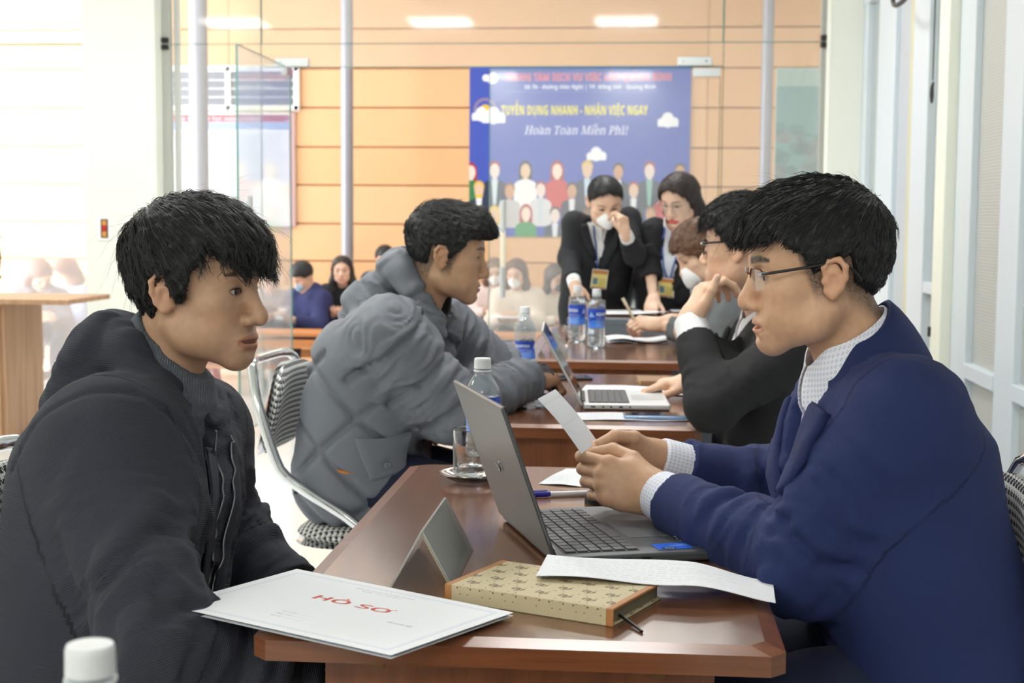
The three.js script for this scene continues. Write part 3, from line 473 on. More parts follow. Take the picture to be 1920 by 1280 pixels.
function bottle(label, pos, turn = 0, level = 0.6, s = 1, labelPos = [0.055, 0.115]) {
  const t = thing('water_bottle', label, 'bottle', pos, turn); t.scale.setScalar(s);
  const R = 0.033, prof = [[0.0, 0.004], [0.02, 0.0], [0.030, 0.004], [R, 0.012], [R, 0.03], [R - 0.002, 0.036], [R, 0.042], [R - 0.001, 0.06], [R - 0.004, 0.085], [R - 0.001, 0.112], [R + 0.0005, 0.128], [R, 0.142], [R - 0.003, 0.154], [R - 0.010, 0.168], [0.0165, 0.178], [0.0145, 0.184], [0.0145, 0.2]];
  mesh('bottle_body', new THREE.LatheGeometry(new THREE.SplineCurve(prof.map((p) => new THREE.Vector2(...p))).getPoints(70), 40), M.petPlastic, t);
  const lv = 0.2 * level, wp = [[0, 0.006], [0.02, 0.003], [R - 0.002, 0.012], [R - 0.0015, 0.03], [R - 0.0035, 0.036], [R - 0.0015, 0.042], [R - 0.0025, 0.06], [R - 0.0055, 0.085], [R - 0.0025, 0.112], [R - 0.0012, 0.128]].filter((p) => p[1] < lv);
  mesh('water', new THREE.LatheGeometry([...wp.map((p) => new THREE.Vector2(...p)), new THREE.Vector2(wp[wp.length - 1][0], lv), new THREE.Vector2(0, lv)], 36), M.water, t);
  const [a, b] = labelPos, rad = (y) => { for (let i = 0; i + 1 < prof.length; i++) if (y <= prof[i + 1][1] && i > 2) return lerp(prof[i][0], prof[i + 1][0], (y - prof[i][1]) / (prof[i + 1][1] - prof[i][1])); return R; };
  const lp = []; for (let k = 0; k <= 12; k++) { const y = lerp(a, b, k / 12); lp.push(new THREE.Vector2(rad(y) + 0.0006, y)); }
  mesh('label', new THREE.LatheGeometry(lp, 40), std('#ffffff', 0.35, { map: aqua, side: THREE.DoubleSide }), t);
  mesh('cap', merged([cyl(0.0155, 0.0158, 0.016, 0, 0.199, 0, 30), cyl(0.0145, 0.0155, 0.003, 0, 0.2085, 0, 30), cyl(0.0165, 0.0165, 0.003, 0, 0.187, 0, 30)]), M.cap, t);
  return t;
}
bottle('water bottle with blue label standing behind the glass cup on the front table', [-0.291, T, -2.69], 2.6, 0.7, 1.03, [0.07, 0.14]);
bottle('water bottle by the hand of the man in the grey padded jacket', [-0.345, T, -4.4], 1.0, 0.55, 1.0, [0.05, 0.105]);
bottle('left one of two water bottles on the third table', [-0.235, T, -5.62], 0.5, 0.85, 1.05, [0.066, 0.138]);
bottle('right one of two water bottles on the third table', [-0.152, T, -5.36], 2.2, 0.85, 1.05, [0.072, 0.14]);
bottle('blurred water bottle cap at the bottom left corner, nearest the camera', [-0.342, T, -0.86], 0, 0.8, 1.0);
// glass cups
function cup(label, pos, saucer) {
  const t = thing('glass_cup', label, 'cup', pos), y0 = saucer ? 0.012 : 0;
  mesh('cup_body', new THREE.LatheGeometry([[0, 0.002], [0.031, 0], [0.035, 0.004], [0.036, 0.085], [0.0345, 0.086], [0.0335, 0.084], [0.0325, 0.012], [0, 0.009]].map(([x, y]) => new THREE.Vector2(x, y + y0)), 40), M.solidGlass, t);
  mesh('cup_handle', tube([[0.034, y0 + 0.07, 0], [0.055, y0 + 0.068, 0], [0.058, y0 + 0.04, 0], [0.035, y0 + 0.02, 0]], 0.0045, 20, 8).rotateY(-0.6), M.solidGlass, t);
  if (saucer) { const s = thing('glass_saucer', 'clear glass saucer under the glass cup', 'saucer', pos); mesh('dish', new THREE.LatheGeometry([[0, 0.003], [0.03, 0.001], [0.034, 0.003], [0.055, 0.011], [0.062, 0.016], [0.0615, 0.018], [0.054, 0.0145], [0.034, 0.0075], [0.03, 0.0075], [0, 0.0075]].map(([x, y]) => new THREE.Vector2(x, y)), 48), M.solidGlass, s); }
}
cup('straight clear glass cup standing before the water bottle', [-0.297, T, -2.575], true);
cup('clear glass cup beside the bottles on the third table', [-0.29, T, -5.3], false);
// name-card tents
function tent(label, pos, turn, w, h, spread, paperTint) {
  const t = thing('name_card_holder', label, 'card holder', pos, turn), L = Math.hypot(h, spread);
  for (const s of [-1, 1]) { const g = rbox(w, 0.0028, L, 0.001, 0, 0, L / 2); g.rotateX(-Math.atan2(h, spread)); const q = s > 0 ? g.clone().rotateY(Math.PI).translate(0, 0, spread) : g.translate(0, 0, -spread); mesh('acrylic_sheet', q, M.acrylic, t); }
  const c = rbox(w - 0.012, 0.0008, L - 0.008, 0.0003, 0, 0, L / 2).rotateX(-Math.atan2(h, spread)).translate(0, 0.001, -spread + 0.005); mesh('card', c, std(paperTint, 0.8), t);
  return t;
}
tent('clear acrylic name card tent on the front table before the dark laptop', [-0.274, T, -1.925], -Math.PI / 2, 0.227, 0.076, 0.041, srgb(226, 216, 176));
tent('acrylic name card tent beside the silver laptop', [-0.245, T, -3.78], -Math.PI / 2, 0.2, 0.085, 0.05, srgb(214, 196, 130));
tent('yellowed name card tent on the third table', [-0.30, T, -5.12], -Math.PI / 2, 0.2, 0.085, 0.05, srgb(226, 200, 110));
{ const g = new THREE.IcosahedronGeometry(0.02, 4), p = g.attributes.position; for (let i = 0; i < p.count; i++) { const x = p.getX(i), y = p.getY(i), z = p.getZ(i), n = 1 + 0.35 * noise3(x * 70, y * 70, z * 70) + 0.2 * noise3(x * 160, y * 160, z * 160); p.setXYZ(i, x * n * 1.7, Math.max(-0.009, y * n * 0.7), z * n * 1.3); } g.computeVertexNormals(); tag(mesh('crumpled_tissue', g.translate(-0.275, T + 0.0095, -3.62), M.paper, scene), 'crumpled white tissue under the cuff of the grey padded jacket', 'tissue'); }
// pens
function pen(label, pos, turn, col, len = 0.145) {
  const t = thing('ballpoint_pen', label, 'pen', pos, turn);
  mesh('barrel', cyl(0.0048, 0.0048, len * 0.62, 0, 0, 0, 12).rotateZ(Math.PI / 2).translate(0.01, 0.005, 0), std(srgb(225, 228, 236), 0.2), t); mesh('pen_cap', cyl(0.0055, 0.005, len * 0.3, 0, 0, 0, 12).rotateZ(Math.PI / 2).translate(-len * 0.37, 0.0055, 0), std(col, 0.35), t);
  mesh('grip', cyl(0.005, 0.005, 0.02, 0, 0, 0, 12).rotateZ(Math.PI / 2).translate(len * 0.3, 0.005, 0), std(col, 0.4), t); mesh('tip', cyl(0.001, 0.0045, 0.014, 0, 0, 0, 12).rotateZ(-Math.PI / 2).translate(len * 0.45, 0.005, 0), M.steel, t); mesh('clip', rbox(0.03, 0.0015, 0.003, 0.0006, -len * 0.36, 0.0118, 0), std(col, 0.35), t);
}
pen('blue capped ballpoint pen behind the dark laptop', [-0.115, T, -2.455], 0.28, srgb(40, 44, 160));
pen('dark blue pen lying on the sheet behind the silver laptop', [0.1, T + 0.006, -3.99], 0.1, srgb(34, 38, 90), 0.12);
// mouse
{ const t = thing('computer_mouse', 'black computer mouse under the hand of the man in navy', 'mouse', [-0.03, T, -2.4], Math.PI / 2 - 0.1);
  const g = new THREE.SphereGeometry(1, 32, 20, 0, 7, 0, Math.PI / 2); g.scale(0.031, 0.033, 0.055); mesh('shell', g.translate(0, 0.004, 0), std(srgb(28, 28, 30), 0.35), t); mesh('base', cyl(1, 1, 0.008, 0, 0, 0, 30).scale(0.031, 1, 0.055).translate(0, 0.004, 0), M.black, t); mesh('wheel', cyl(0.006, 0.006, 0.006, 0, 0, 0, 14).rotateZ(Math.PI / 2).translate(0, 0.03, -0.028), M.steel, t); }
// phones
function phone(label, pos, turn, body) { const t = thing('mobile_phone', label, 'phone', pos, turn); mesh('body', rbox(0.152, 0.008, 0.073, 0.0038, 0, 0.004, 0, 3), body, t); mesh('screen', rbox(0.146, 0.001, 0.067, 0.0004, 0, 0.0081, 0), std(srgb(16, 18, 24), 0.08), t); mesh('side_key', rbox(0.02, 0.002, 0.001, 0.0004, -0.03, 0.005, 0.0368), M.steel, t); }
phone('pale blue phone lying face up on the form at the middle table', [0.046, T + 0.003, -3.46], 0.05, std(srgb(150, 178, 216), 0.25, { metalness: 0.5 }));
phone('dark phone beside the wrist of the man in the grey padded jacket', [-0.21, T, -4.28], 0.2, std(srgb(40, 42, 48), 0.3));
// laptops
function laptop(label, pos, turn, W, D, lid, tilt, mBody, mKey, mLidBack, opt = {}) { // hinge along x at z = 0, base towards +z, keyboard seen from above; x = 0 is the middle of the hinge
  const t = thing('laptop', label, 'laptop', pos, turn), th = 0.015;
  mesh('base', rbox(W, th, D, 0.005, 0, th / 2 + 0.002, D / 2, 3), mBody, t);
  const deck = mesh('keyboard_well', rbox(W * 0.88, 0.001, D * 0.47, 0.0004, 0, th + 0.0021, D * 0.30), mKey.well, t);
  const rows = 6, cols = 15, kw = W * 0.87 / cols, kd = D * 0.46 / rows, kg = rbox(kw * 0.86, 0.0022, kd * 0.84, 0.0009, 0, 0, 0, 1), wide = rbox(kw * 5 * 0.97, 0.0022, kd * 0.84, 0.0009, 0, 0, 0, 1);
  for (let r = 0; r < rows; r++) for (let c = 0; c < cols; c++) { if (r === 5 && c > 3 && c < 9) { if (c === 6) { const k = mesh('key', wide, mKey.cap, t); k.position.set(-W * 0.435 + (c + 0.5) * kw, th + 0.0035, D * 0.07 + (r + 0.5) * kd); } continue; } const k = mesh('key', kg, mKey.cap, t); k.position.set(-W * 0.435 + (c + 0.5) * kw, th + 0.0035, D * 0.07 + (r + 0.5) * kd); }
  mesh('trackpad', rbox(W * 0.34, 0.0008, D * 0.38, 0.0003, opt.pad ?? -W * 0.04, th + 0.0023, D * 0.765), mKey.pad, t);
  for (const [z, w, h] of opt.ports) mesh('port', rbox(0.0012, h, w, 0.0005, (opt.side ?? 1) * W / 2, th / 2 + 0.002, z), M.black, t);
  mesh('hinge', cyl(0.006, 0.006, W * 0.7, 0, 0, 0, 14).rotateZ(Math.PI / 2).translate(0, th - 0.002, 0.002), mKey.well, t);
  const L = new THREE.Group(); L.name = 'lid'; L.position.set(0, th - 0.002, 0); L.rotation.x = -tilt; t.add(L);
  mesh('lid_shell', rbox(W, lid, 0.006, 0.0028, 0, lid / 2, -0.003, 3), mLidBack, L); mesh('screen', rbox(W - 0.012, lid - 0.02, 0.0008, 0.0003, 0, lid / 2 + 0.004, 0.0004), std(srgb(10, 12, 16), 0.06), L); mesh('bezel', rbox(W - 0.002, 0.016, 0.001, 0.0004, 0, 0.009, 0.0004), M.black, L); mesh('bezel', rbox(W - 0.002, 0.008, 0.001, 0.0004, 0, lid - 0.005, 0.0004), M.black, L);
  if (opt.extra) opt.extra(t, L, th);
  return t;
}
const darkKeys = { well: std(srgb(40, 42, 46), 0.5), cap: std(srgb(70, 72, 76), 0.5), pad: std(srgb(88, 91, 95), 0.35) };
const lidGrey = std(srgb(92, 93, 96), 0.36, { metalness: 0.6 });
laptop('dark grey laptop open towards the man in navy, lid back facing the left', [-0.157, T, -2.088], Math.PI / 2 + 0.325, 0.332, 0.235, 0.228, 0.34, std(srgb(80, 83, 88), 0.42, { metalness: 0.4 }), darkKeys, lidGrey, {
  ports: [[0.03, 0.006, 0.006], [0.062, 0.016, 0.005], [0.1, 0.014, 0.006], [0.128, 0.014, 0.006]], side: -1,
  extra: (t, L, th) => {
    const st = canvasTex(256, 160, (g, w, h) => { g.fillStyle = '#1f62d8'; g.fillRect(0, 0, w, h); g.fillStyle = '#12254a'; g.fillRect(120, 8, 100, 46); g.strokeStyle = '#dfe8f4'; g.lineWidth = 5; g.beginPath(); g.ellipse(165, 32, 30, 18, 0, 0, 7); g.stroke(); g.fillStyle = '#e8eefc'; g.font = '20px sans-serif'; g.fillText('Serving quality', 10, 96); g.fillText('support', 10, 122); });
    const s = mesh('sticker', new THREE.PlaneGeometry(0.052, 0.036).rotateX(-Math.PI / 2).rotateY(Math.PI / 2).translate(-0.332 / 2 + 0.033, th + 0.0026, 0.178), std('#ffffff', 0.35, { map: st }), t);
    const lg = mesh('lid_mark', tube([[-0.02, 0.112, -0.0064], [-0.008, 0.122, -0.0064], [0.0, 0.112, -0.0064], [0.008, 0.104, -0.0064], [0.022, 0.114, -0.0064]], 0.0012, 30, 6), std(srgb(170, 172, 176), 0.2, { metalness: 1 }), L);
    mesh('palm_label', rbox(0.01, 0.0006, 0.016, 0.0002, 0.14, th + 0.0024, 0.19), std(srgb(190, 180, 186), 0.5), t);
  } });
const silver = std(srgb(206, 208, 210), 0.38, { metalness: 0.35 });
laptop('silver laptop open on the middle table', [-0.14, T, -3.74], Math.PI / 2 + 0.05, 0.31, 0.22, 0.215, 0.5, silver, { well: std(srgb(52, 54, 58), 0.5), cap: std(srgb(64, 66, 70), 0.5), pad: std(srgb(190, 192, 195), 0.3) }, silver, { ports: [[0.025, 0.012, 0.004], [0.05, 0.006, 0.004], [0.07, 0.006, 0.004], [0.095, 0.01, 0.004], [0.118, 0.004, 0.004]], side: -1 });
// ---------------------------------------------------------------- signed distance fields and their meshes
const sub3 = (a, b) => [a[0] - b[0], a[1] - b[1], a[2] - b[2]], add3 = (a, b) => [a[0] + b[0], a[1] + b[1], a[2] + b[2]], mul3 = (a, s) => [a[0] * s, a[1] * s, a[2] * s];
const dot3 = (a, b) => a[0] * b[0] + a[1] * b[1] + a[2] * b[2], len3 = (a) => Math.hypot(a[0], a[1], a[2]), nrm3 = (a) => mul3(a, 1 / (len3(a) || 1)), mix3 = (a, b, t) => add3(mul3(a, 1 - t), mul3(b, t));
const cross3 = (a, b) => [a[1] * b[2] - a[2] * b[1], a[2] * b[0] - a[0] * b[2], a[0] * b[1] - a[1] * b[0]];
const madd = (p, ...q) => { let r = p; for (let i = 0; i < q.length; i += 2) r = add3(r, mul3(q[i], q[i + 1])); return r; };
function smin(a, b, k) { const h = Math.max(k - Math.abs(a - b), 0) / k; return Math.min(a, b) - h * h * k * 0.25; }
class Field {
  constructor(k = 0.02) { this.p = []; this.k = k; this.disp = null; this.lo = [1e9, 1e9, 1e9]; this.hi = [-1e9, -1e9, -1e9]; }
  grow(c, r) { for (let i = 0; i < 3; i++) { this.lo[i] = Math.min(this.lo[i], c[i] - r); this.hi[i] = Math.max(this.hi[i], c[i] + r); } }
  put(f, c, R, k, op) { this.p.push({ f, x: c[0], y: c[1], z: c[2], R, k: k ?? this.k, op: op || 0 }); if (!op) this.grow(c, R); return this; }
  cap(a, b, ra, rb = ra, k, op) {
    const ba = sub3(b, a), L2 = dot3(ba, ba) || 1e-9, [ax, ay, az] = a, [bx_, by, bz] = ba, m = mul3(add3(a, b), 0.5), R = Math.sqrt(L2) / 2 + Math.max(ra, rb), dr = rb - ra;
    return this.put((x, y, z) => { x -= ax; y -= ay; z -= az; let t = (x * bx_ + y * by + z * bz) / L2; t = t < 0 ? 0 : t > 1 ? 1 : t; x -= bx_ * t; y -= by * t; z -= bz * t; return Math.sqrt(x * x + y * y + z * z) - ra - dr * t; }, m, R, k, op);
  }
  chain(pts, rs, k) { for (let i = 0; i + 1 < pts.length; i++) this.cap(pts[i], pts[i + 1], rs[i], rs[i + 1], k); return this; }
  sph(c, r, k, op) { return this.cap(c, c, r, r, k, op); }
  // ellipsoid; axes = three unit vectors or none
  ell(c, r, k, op, ax) {
    const [cx, cy, cz] = c, [rx, ry, rz] = r, R = Math.max(rx, ry, rz);
    return this.put((x, y, z) => { x -= cx; y -= cy; z -= cz; if (ax) { const a = x * ax[0][0] + y * ax[0][1] + z * ax[0][2], b = x * ax[1][0] + y * ax[1][1] + z * ax[1][2], d = x * ax[2][0] + y * ax[2][1] + z * ax[2][2]; x = a; y = b; z = d; } const u = x / rx, v = y / ry, w = z / rz, k0 = Math.sqrt(u * u + v * v + w * w), p = u / rx, q = v / ry, s = w / rz, k1 = Math.sqrt(p * p + q * q + s * s); return k1 < 1e-9 ? -Math.min(rx, ry, rz) : k0 * (k0 - 1) / k1; }, c, R, k, op);
  }
  at(x, y, z) {
    let d = 1e3;
    for (const p of this.p) {
      const dx = x - p.x, dy = y - p.y, dz = z - p.z, s = Math.sqrt(dx * dx + dy * dy + dz * dz) - p.R;
      if (p.op === 0) { if (s > d + p.k) continue; d = smin(d, p.f(x, y, z), p.k); }
      else { if (s > p.k - d) continue; d = -smin(-d, p.f(x, y, z), p.k); }
    }
    if (this.disp && d < 0.06 && d > -0.06) d += this.disp(x, y, z, d);
    return d;
  }
  grad(x, y, z, e = 0.002) { return nrm3([this.at(x + e, y, z) - this.at(x - e, y, z), this.at(x, y + e, z) - this.at(x, y - e, z), this.at(x, y, z + e) - this.at(x, y, z - e)]); }
  snap(p, off = 0) { let q = p; for (let i = 0; i < 6; i++) { const d = this.at(...q) - off; const g = this.grad(...q); q = madd(q, g, -d * 0.9); } return q; }
}
function netMesh(field, cell, { lo, hi, color, uv } = {}) {
  const pad = cell * 3; lo = (lo || field.lo).map((v) => v - pad); hi = (hi || field.hi).map((v) => v + pad);
  const n = [0, 1, 2].map((i) => Math.ceil((hi[i] - lo[i]) / cell) + 1), [nx, ny, nz] = n, val = new Float32Array(nx * ny * nz).fill(1), B = 6, at = (x, y, z) => field.at(lo[0] + x * cell, lo[1] + y * cell, lo[2] + z * cell);
  const reach = B * cell * 0.87 * 1.25 + (field.disp ? 0.02 : 0.004);
  for (let z0 = 0; z0 < nz; z0 += B) for (let y0 = 0; y0 < ny; y0 += B) for (let x0 = 0; x0 < nx; x0 += B) {
    const d = at(x0 + B / 2 - 0.5, y0 + B / 2 - 0.5, z0 + B / 2 - 0.5), far = Math.abs(d) > reach;
    for (let z = z0; z < Math.min(nz, z0 + B); z++) for (let y = y0; y < Math.min(ny, y0 + B); y++) for (let x = x0; x < Math.min(nx, x0 + B); x++) val[(z * ny + y) * nx + x] = far ? d : at(x, y, z);
  }
  const id = new Int32Array(nx * ny * nz).fill(-1), pos = [], idx = [], E = [[0, 1], [2, 3], [4, 5], [6, 7], [0, 2], [1, 3], [4, 6], [5, 7], [0, 4], [1, 5], [2, 6], [3, 7]], c = new Float64Array(8);
  for (let z = 0; z + 1 < nz; z++) for (let y = 0; y + 1 < ny; y++) for (let x = 0; x + 1 < nx; x++) {
    let m = 0; const o = (z * ny + y) * nx + x;
    for (let k = 0; k < 8; k++) { c[k] = val[o + (k & 1) + ((k >> 1) & 1) * nx + (k >> 2) * nx * ny]; if (c[k] < 0) m |= 1 << k; }
    if (m === 0 || m === 255) continue;
    let sx = 0, sy = 0, sz = 0, cnt = 0;
    for (const [a, b] of E) if ((c[a] < 0) !== (c[b] < 0)) { const t = c[a] / (c[a] - c[b]); sx += (a & 1) + t * ((b & 1) - (a & 1)); sy += ((a >> 1) & 1) + t * (((b >> 1) & 1) - ((a >> 1) & 1)); sz += (a >> 2) + t * ((b >> 2) - (a >> 2)); cnt++; }
    id[o] = pos.length / 3; pos.push(lo[0] + (x + sx / cnt) * cell, lo[1] + (y + sy / cnt) * cell, lo[2] + (z + sz / cnt) * cell);
  }
  const quad = (a, b, d, e, flip) => { if (a < 0 || b < 0 || d < 0 || e < 0) return; if (flip) idx.push(a, d, b, a, e, d); else idx.push(a, b, d, a, d, e); };
  for (let z = 1; z + 1 < nz; z++) for (let y = 1; y + 1 < ny; y++) for (let x = 1; x + 1 < nx; x++) {
    const o = (z * ny + y) * nx + x, s = val[o] < 0, Y = nx, Z = nx * ny;
    if (s !== (val[o + 1] < 0)) quad(id[o - Y - Z], id[o - Z], id[o], id[o - Y], !s);
    if (s !== (val[o + Y] < 0)) quad(id[o - 1 - Z], id[o - Z], id[o], id[o - 1], s);
    if (s !== (val[o + Z] < 0)) quad(id[o - 1 - Y], id[o - Y], id[o], id[o - 1], !s);
  }
  const g = new THREE.BufferGeometry(), count = pos.length / 3; g.setAttribute('position', new THREE.Float32BufferAttribute(pos, 3)); g.setIndex(idx); g.computeVertexNormals();
  if (color) { const a = new Float32Array(count * 3); for (let i = 0; i < count; i++) { const q = color(pos[i * 3], pos[i * 3 + 1], pos[i * 3 + 2]); a[i * 3] = q[0]; a[i * 3 + 1] = q[1]; a[i * 3 + 2] = q[2]; } g.setAttribute('color', new THREE.BufferAttribute(a, 3)); }
  if (uv) { const a = new Float32Array(count * 2); for (let i = 0; i < count; i++) { const q = uv(pos[i * 3], pos[i * 3 + 1], pos[i * 3 + 2]); a[i * 2] = q[0]; a[i * 2 + 1] = q[1]; } g.setAttribute('uv', new THREE.BufferAttribute(a, 2)); }
  return g;
}
// joins indexed geometries with position, normal and, where asked, colour and uv
function joinG(list, keys = ['position', 'normal', 'color']) {
  let nv = 0, ni = 0; for (const g of list) { nv += g.attributes.position.count; ni += g.index.count; }
  const out = new THREE.BufferGeometry(), ix = new Uint32Array(ni); let o = 0, k = 0;
  for (const g of list) { const a = g.index.array; for (let i = 0; i < a.length; i++) ix[k++] = a[i] + o; o += g.attributes.position.count; }
  for (const key of keys) { const s = key === 'uv' ? 2 : 3, a = new Float32Array(nv * s); let q = 0; for (const g of list) { const b = g.attributes[key]; if (b) a.set(b.array.subarray(0, b.count * s), q); else if (key === 'color') a.fill(1, q, q + g.attributes.position.count * 3); q += g.attributes.position.count * s; } out.setAttribute(key, new THREE.BufferAttribute(a, s)); }
  out.setIndex(new THREE.BufferAttribute(ix, 1)); return out;
}
function basis(f, up) { const z = nrm3(f), x = nrm3(cross3(up, z)), y = cross3(z, x); return [x, y, z]; }   // columns: left, up, forward
const mat4 = ([x, y, z], o, s = 1) => new THREE.Matrix4().set(x[0] * s, y[0] * s, z[0] * s, o[0], x[1] * s, y[1] * s, z[1] * s, o[1], x[2] * s, y[2] * s, z[2] * s, o[2], 0, 0, 0, 1);
function moved(g, m) { g.applyMatrix4(m); if (m.determinant() < 0) { const a = g.index.array; for (let i = 0; i < a.length; i += 3) { const t = a[i]; a[i] = a[i + 1]; a[i + 1] = t; } g.computeVertexNormals(); } return g; }
// a thin strip lying on a field's surface between two polylines
function patchOn(field, A, B, off = 0.004, thick = 0.004, nv = 10, per = 6) { const keep = field.disp; field.disp = null; try { return patchOn0(field, A, B, off, thick, nv, per); } finally { field.disp = keep; } }
function patchOn0(field, A, B, off, thick, nv, per) {
  const ca = new THREE.CatmullRomCurve3(A.map((p) => V(...p)), false, 'catmullrom', 0.3), cb = new THREE.CatmullRomCurve3(B.map((p) => V(...p)), false, 'catmullrom', 0.3), nu = Math.max(A.length, B.length) * per, pos = [], idx = [], uv = [];
  for (let i = 0; i <= nu; i++) { const a = ca.getPoint(i / nu).toArray(), b = cb.getPoint(i / nu).toArray(); for (let j = 0; j <= nv; j++) { const e = j === 0 || j === nv || i === 0 || i === nu ? 0.4 : 1, p = field.snap(mix3(a, b, j / nv), off + thick * e); pos.push(...p); uv.push(i / nu * ca.getLength(), j / nv * len3(sub3(a, b))); } }
  const W = nv + 1, n = pos.length / 3;
  for (let i = 0; i <= nu; i++) for (let j = 0; j <= nv; j++) { const q = [pos[(i * W + j) * 3], pos[(i * W + j) * 3 + 1], pos[(i * W + j) * 3 + 2]], g = field.grad(...q, 0.004), r = madd(q, g, -thick - off * 0.9); pos.push(...r); uv.push(uv[(i * W + j) * 2], uv[(i * W + j) * 2 + 1]); }
  const cell = (a, b, c, d) => idx.push(a, b, c, b, d, c);
  for (let i = 0; i < nu; i++) for (let j = 0; j < nv; j++) { const a = i * W + j; cell(a, a + 1, a + W, a + W + 1); cell(n + a, n + a + W, n + a + 1, n + a + W + 1); }
  for (let i = 0; i < nu; i++) for (const j of [0, nv]) { const a = i * W + j, b = a + W; if (j) cell(a, a + n, b, b + n); else cell(a, b, a + n, b + n); }
  for (let j = 0; j < nv; j++) for (const i of [0, nu]) { const a = i * W + j, b = a + 1; if (i) cell(a, b, a + n, b + n); else cell(a, a + n, b, b + n); }
  const g = new THREE.BufferGeometry(); g.setAttribute('position', new THREE.Float32BufferAttribute(pos, 3)); g.setAttribute('uv', new THREE.Float32BufferAttribute(uv, 2)); g.setIndex(idx); g.computeVertexNormals();
  // outward facing
  const p0 = [pos[0], pos[1], pos[2]], nn = g.attributes.normal, m = Math.floor(nu / 2) * W + (nv >> 1), gr = field.grad(pos[m * 3], pos[m * 3 + 1], pos[m * 3 + 2]);
  if (nn.getX(m) * gr[0] + nn.getY(m) * gr[1] + nn.getZ(m) * gr[2] < 0) { const a = g.index.array; for (let i = 0; i < a.length; i += 3) { const t = a[i]; a[i] = a[i + 1]; a[i + 1] = t; } g.computeVertexNormals(); }
  return g;
}
function lineOn(field, pts, r, off = 0.001, seg = 40) { return new THREE.TubeGeometry(new THREE.CatmullRomCurve3(pts.map((p) => V(...field.snap(p, off))), false, 'catmullrom', 0.3), seg, r, 6); }
function lineOnDense(field, pts, r, off = 0.001, per = 8) { const c = new THREE.CatmullRomCurve3(pts.map((p) => V(...p)), false, 'catmullrom', 0.3), n = pts.length * per, q = []; for (let i = 0; i <= n; i++) q.push(field.snap(c.getPoint(i / n).toArray(), off)); return new THREE.TubeGeometry(new THREE.CatmullRomCurve3(q.map((p) => V(...p))), n * 2, r, 6); }
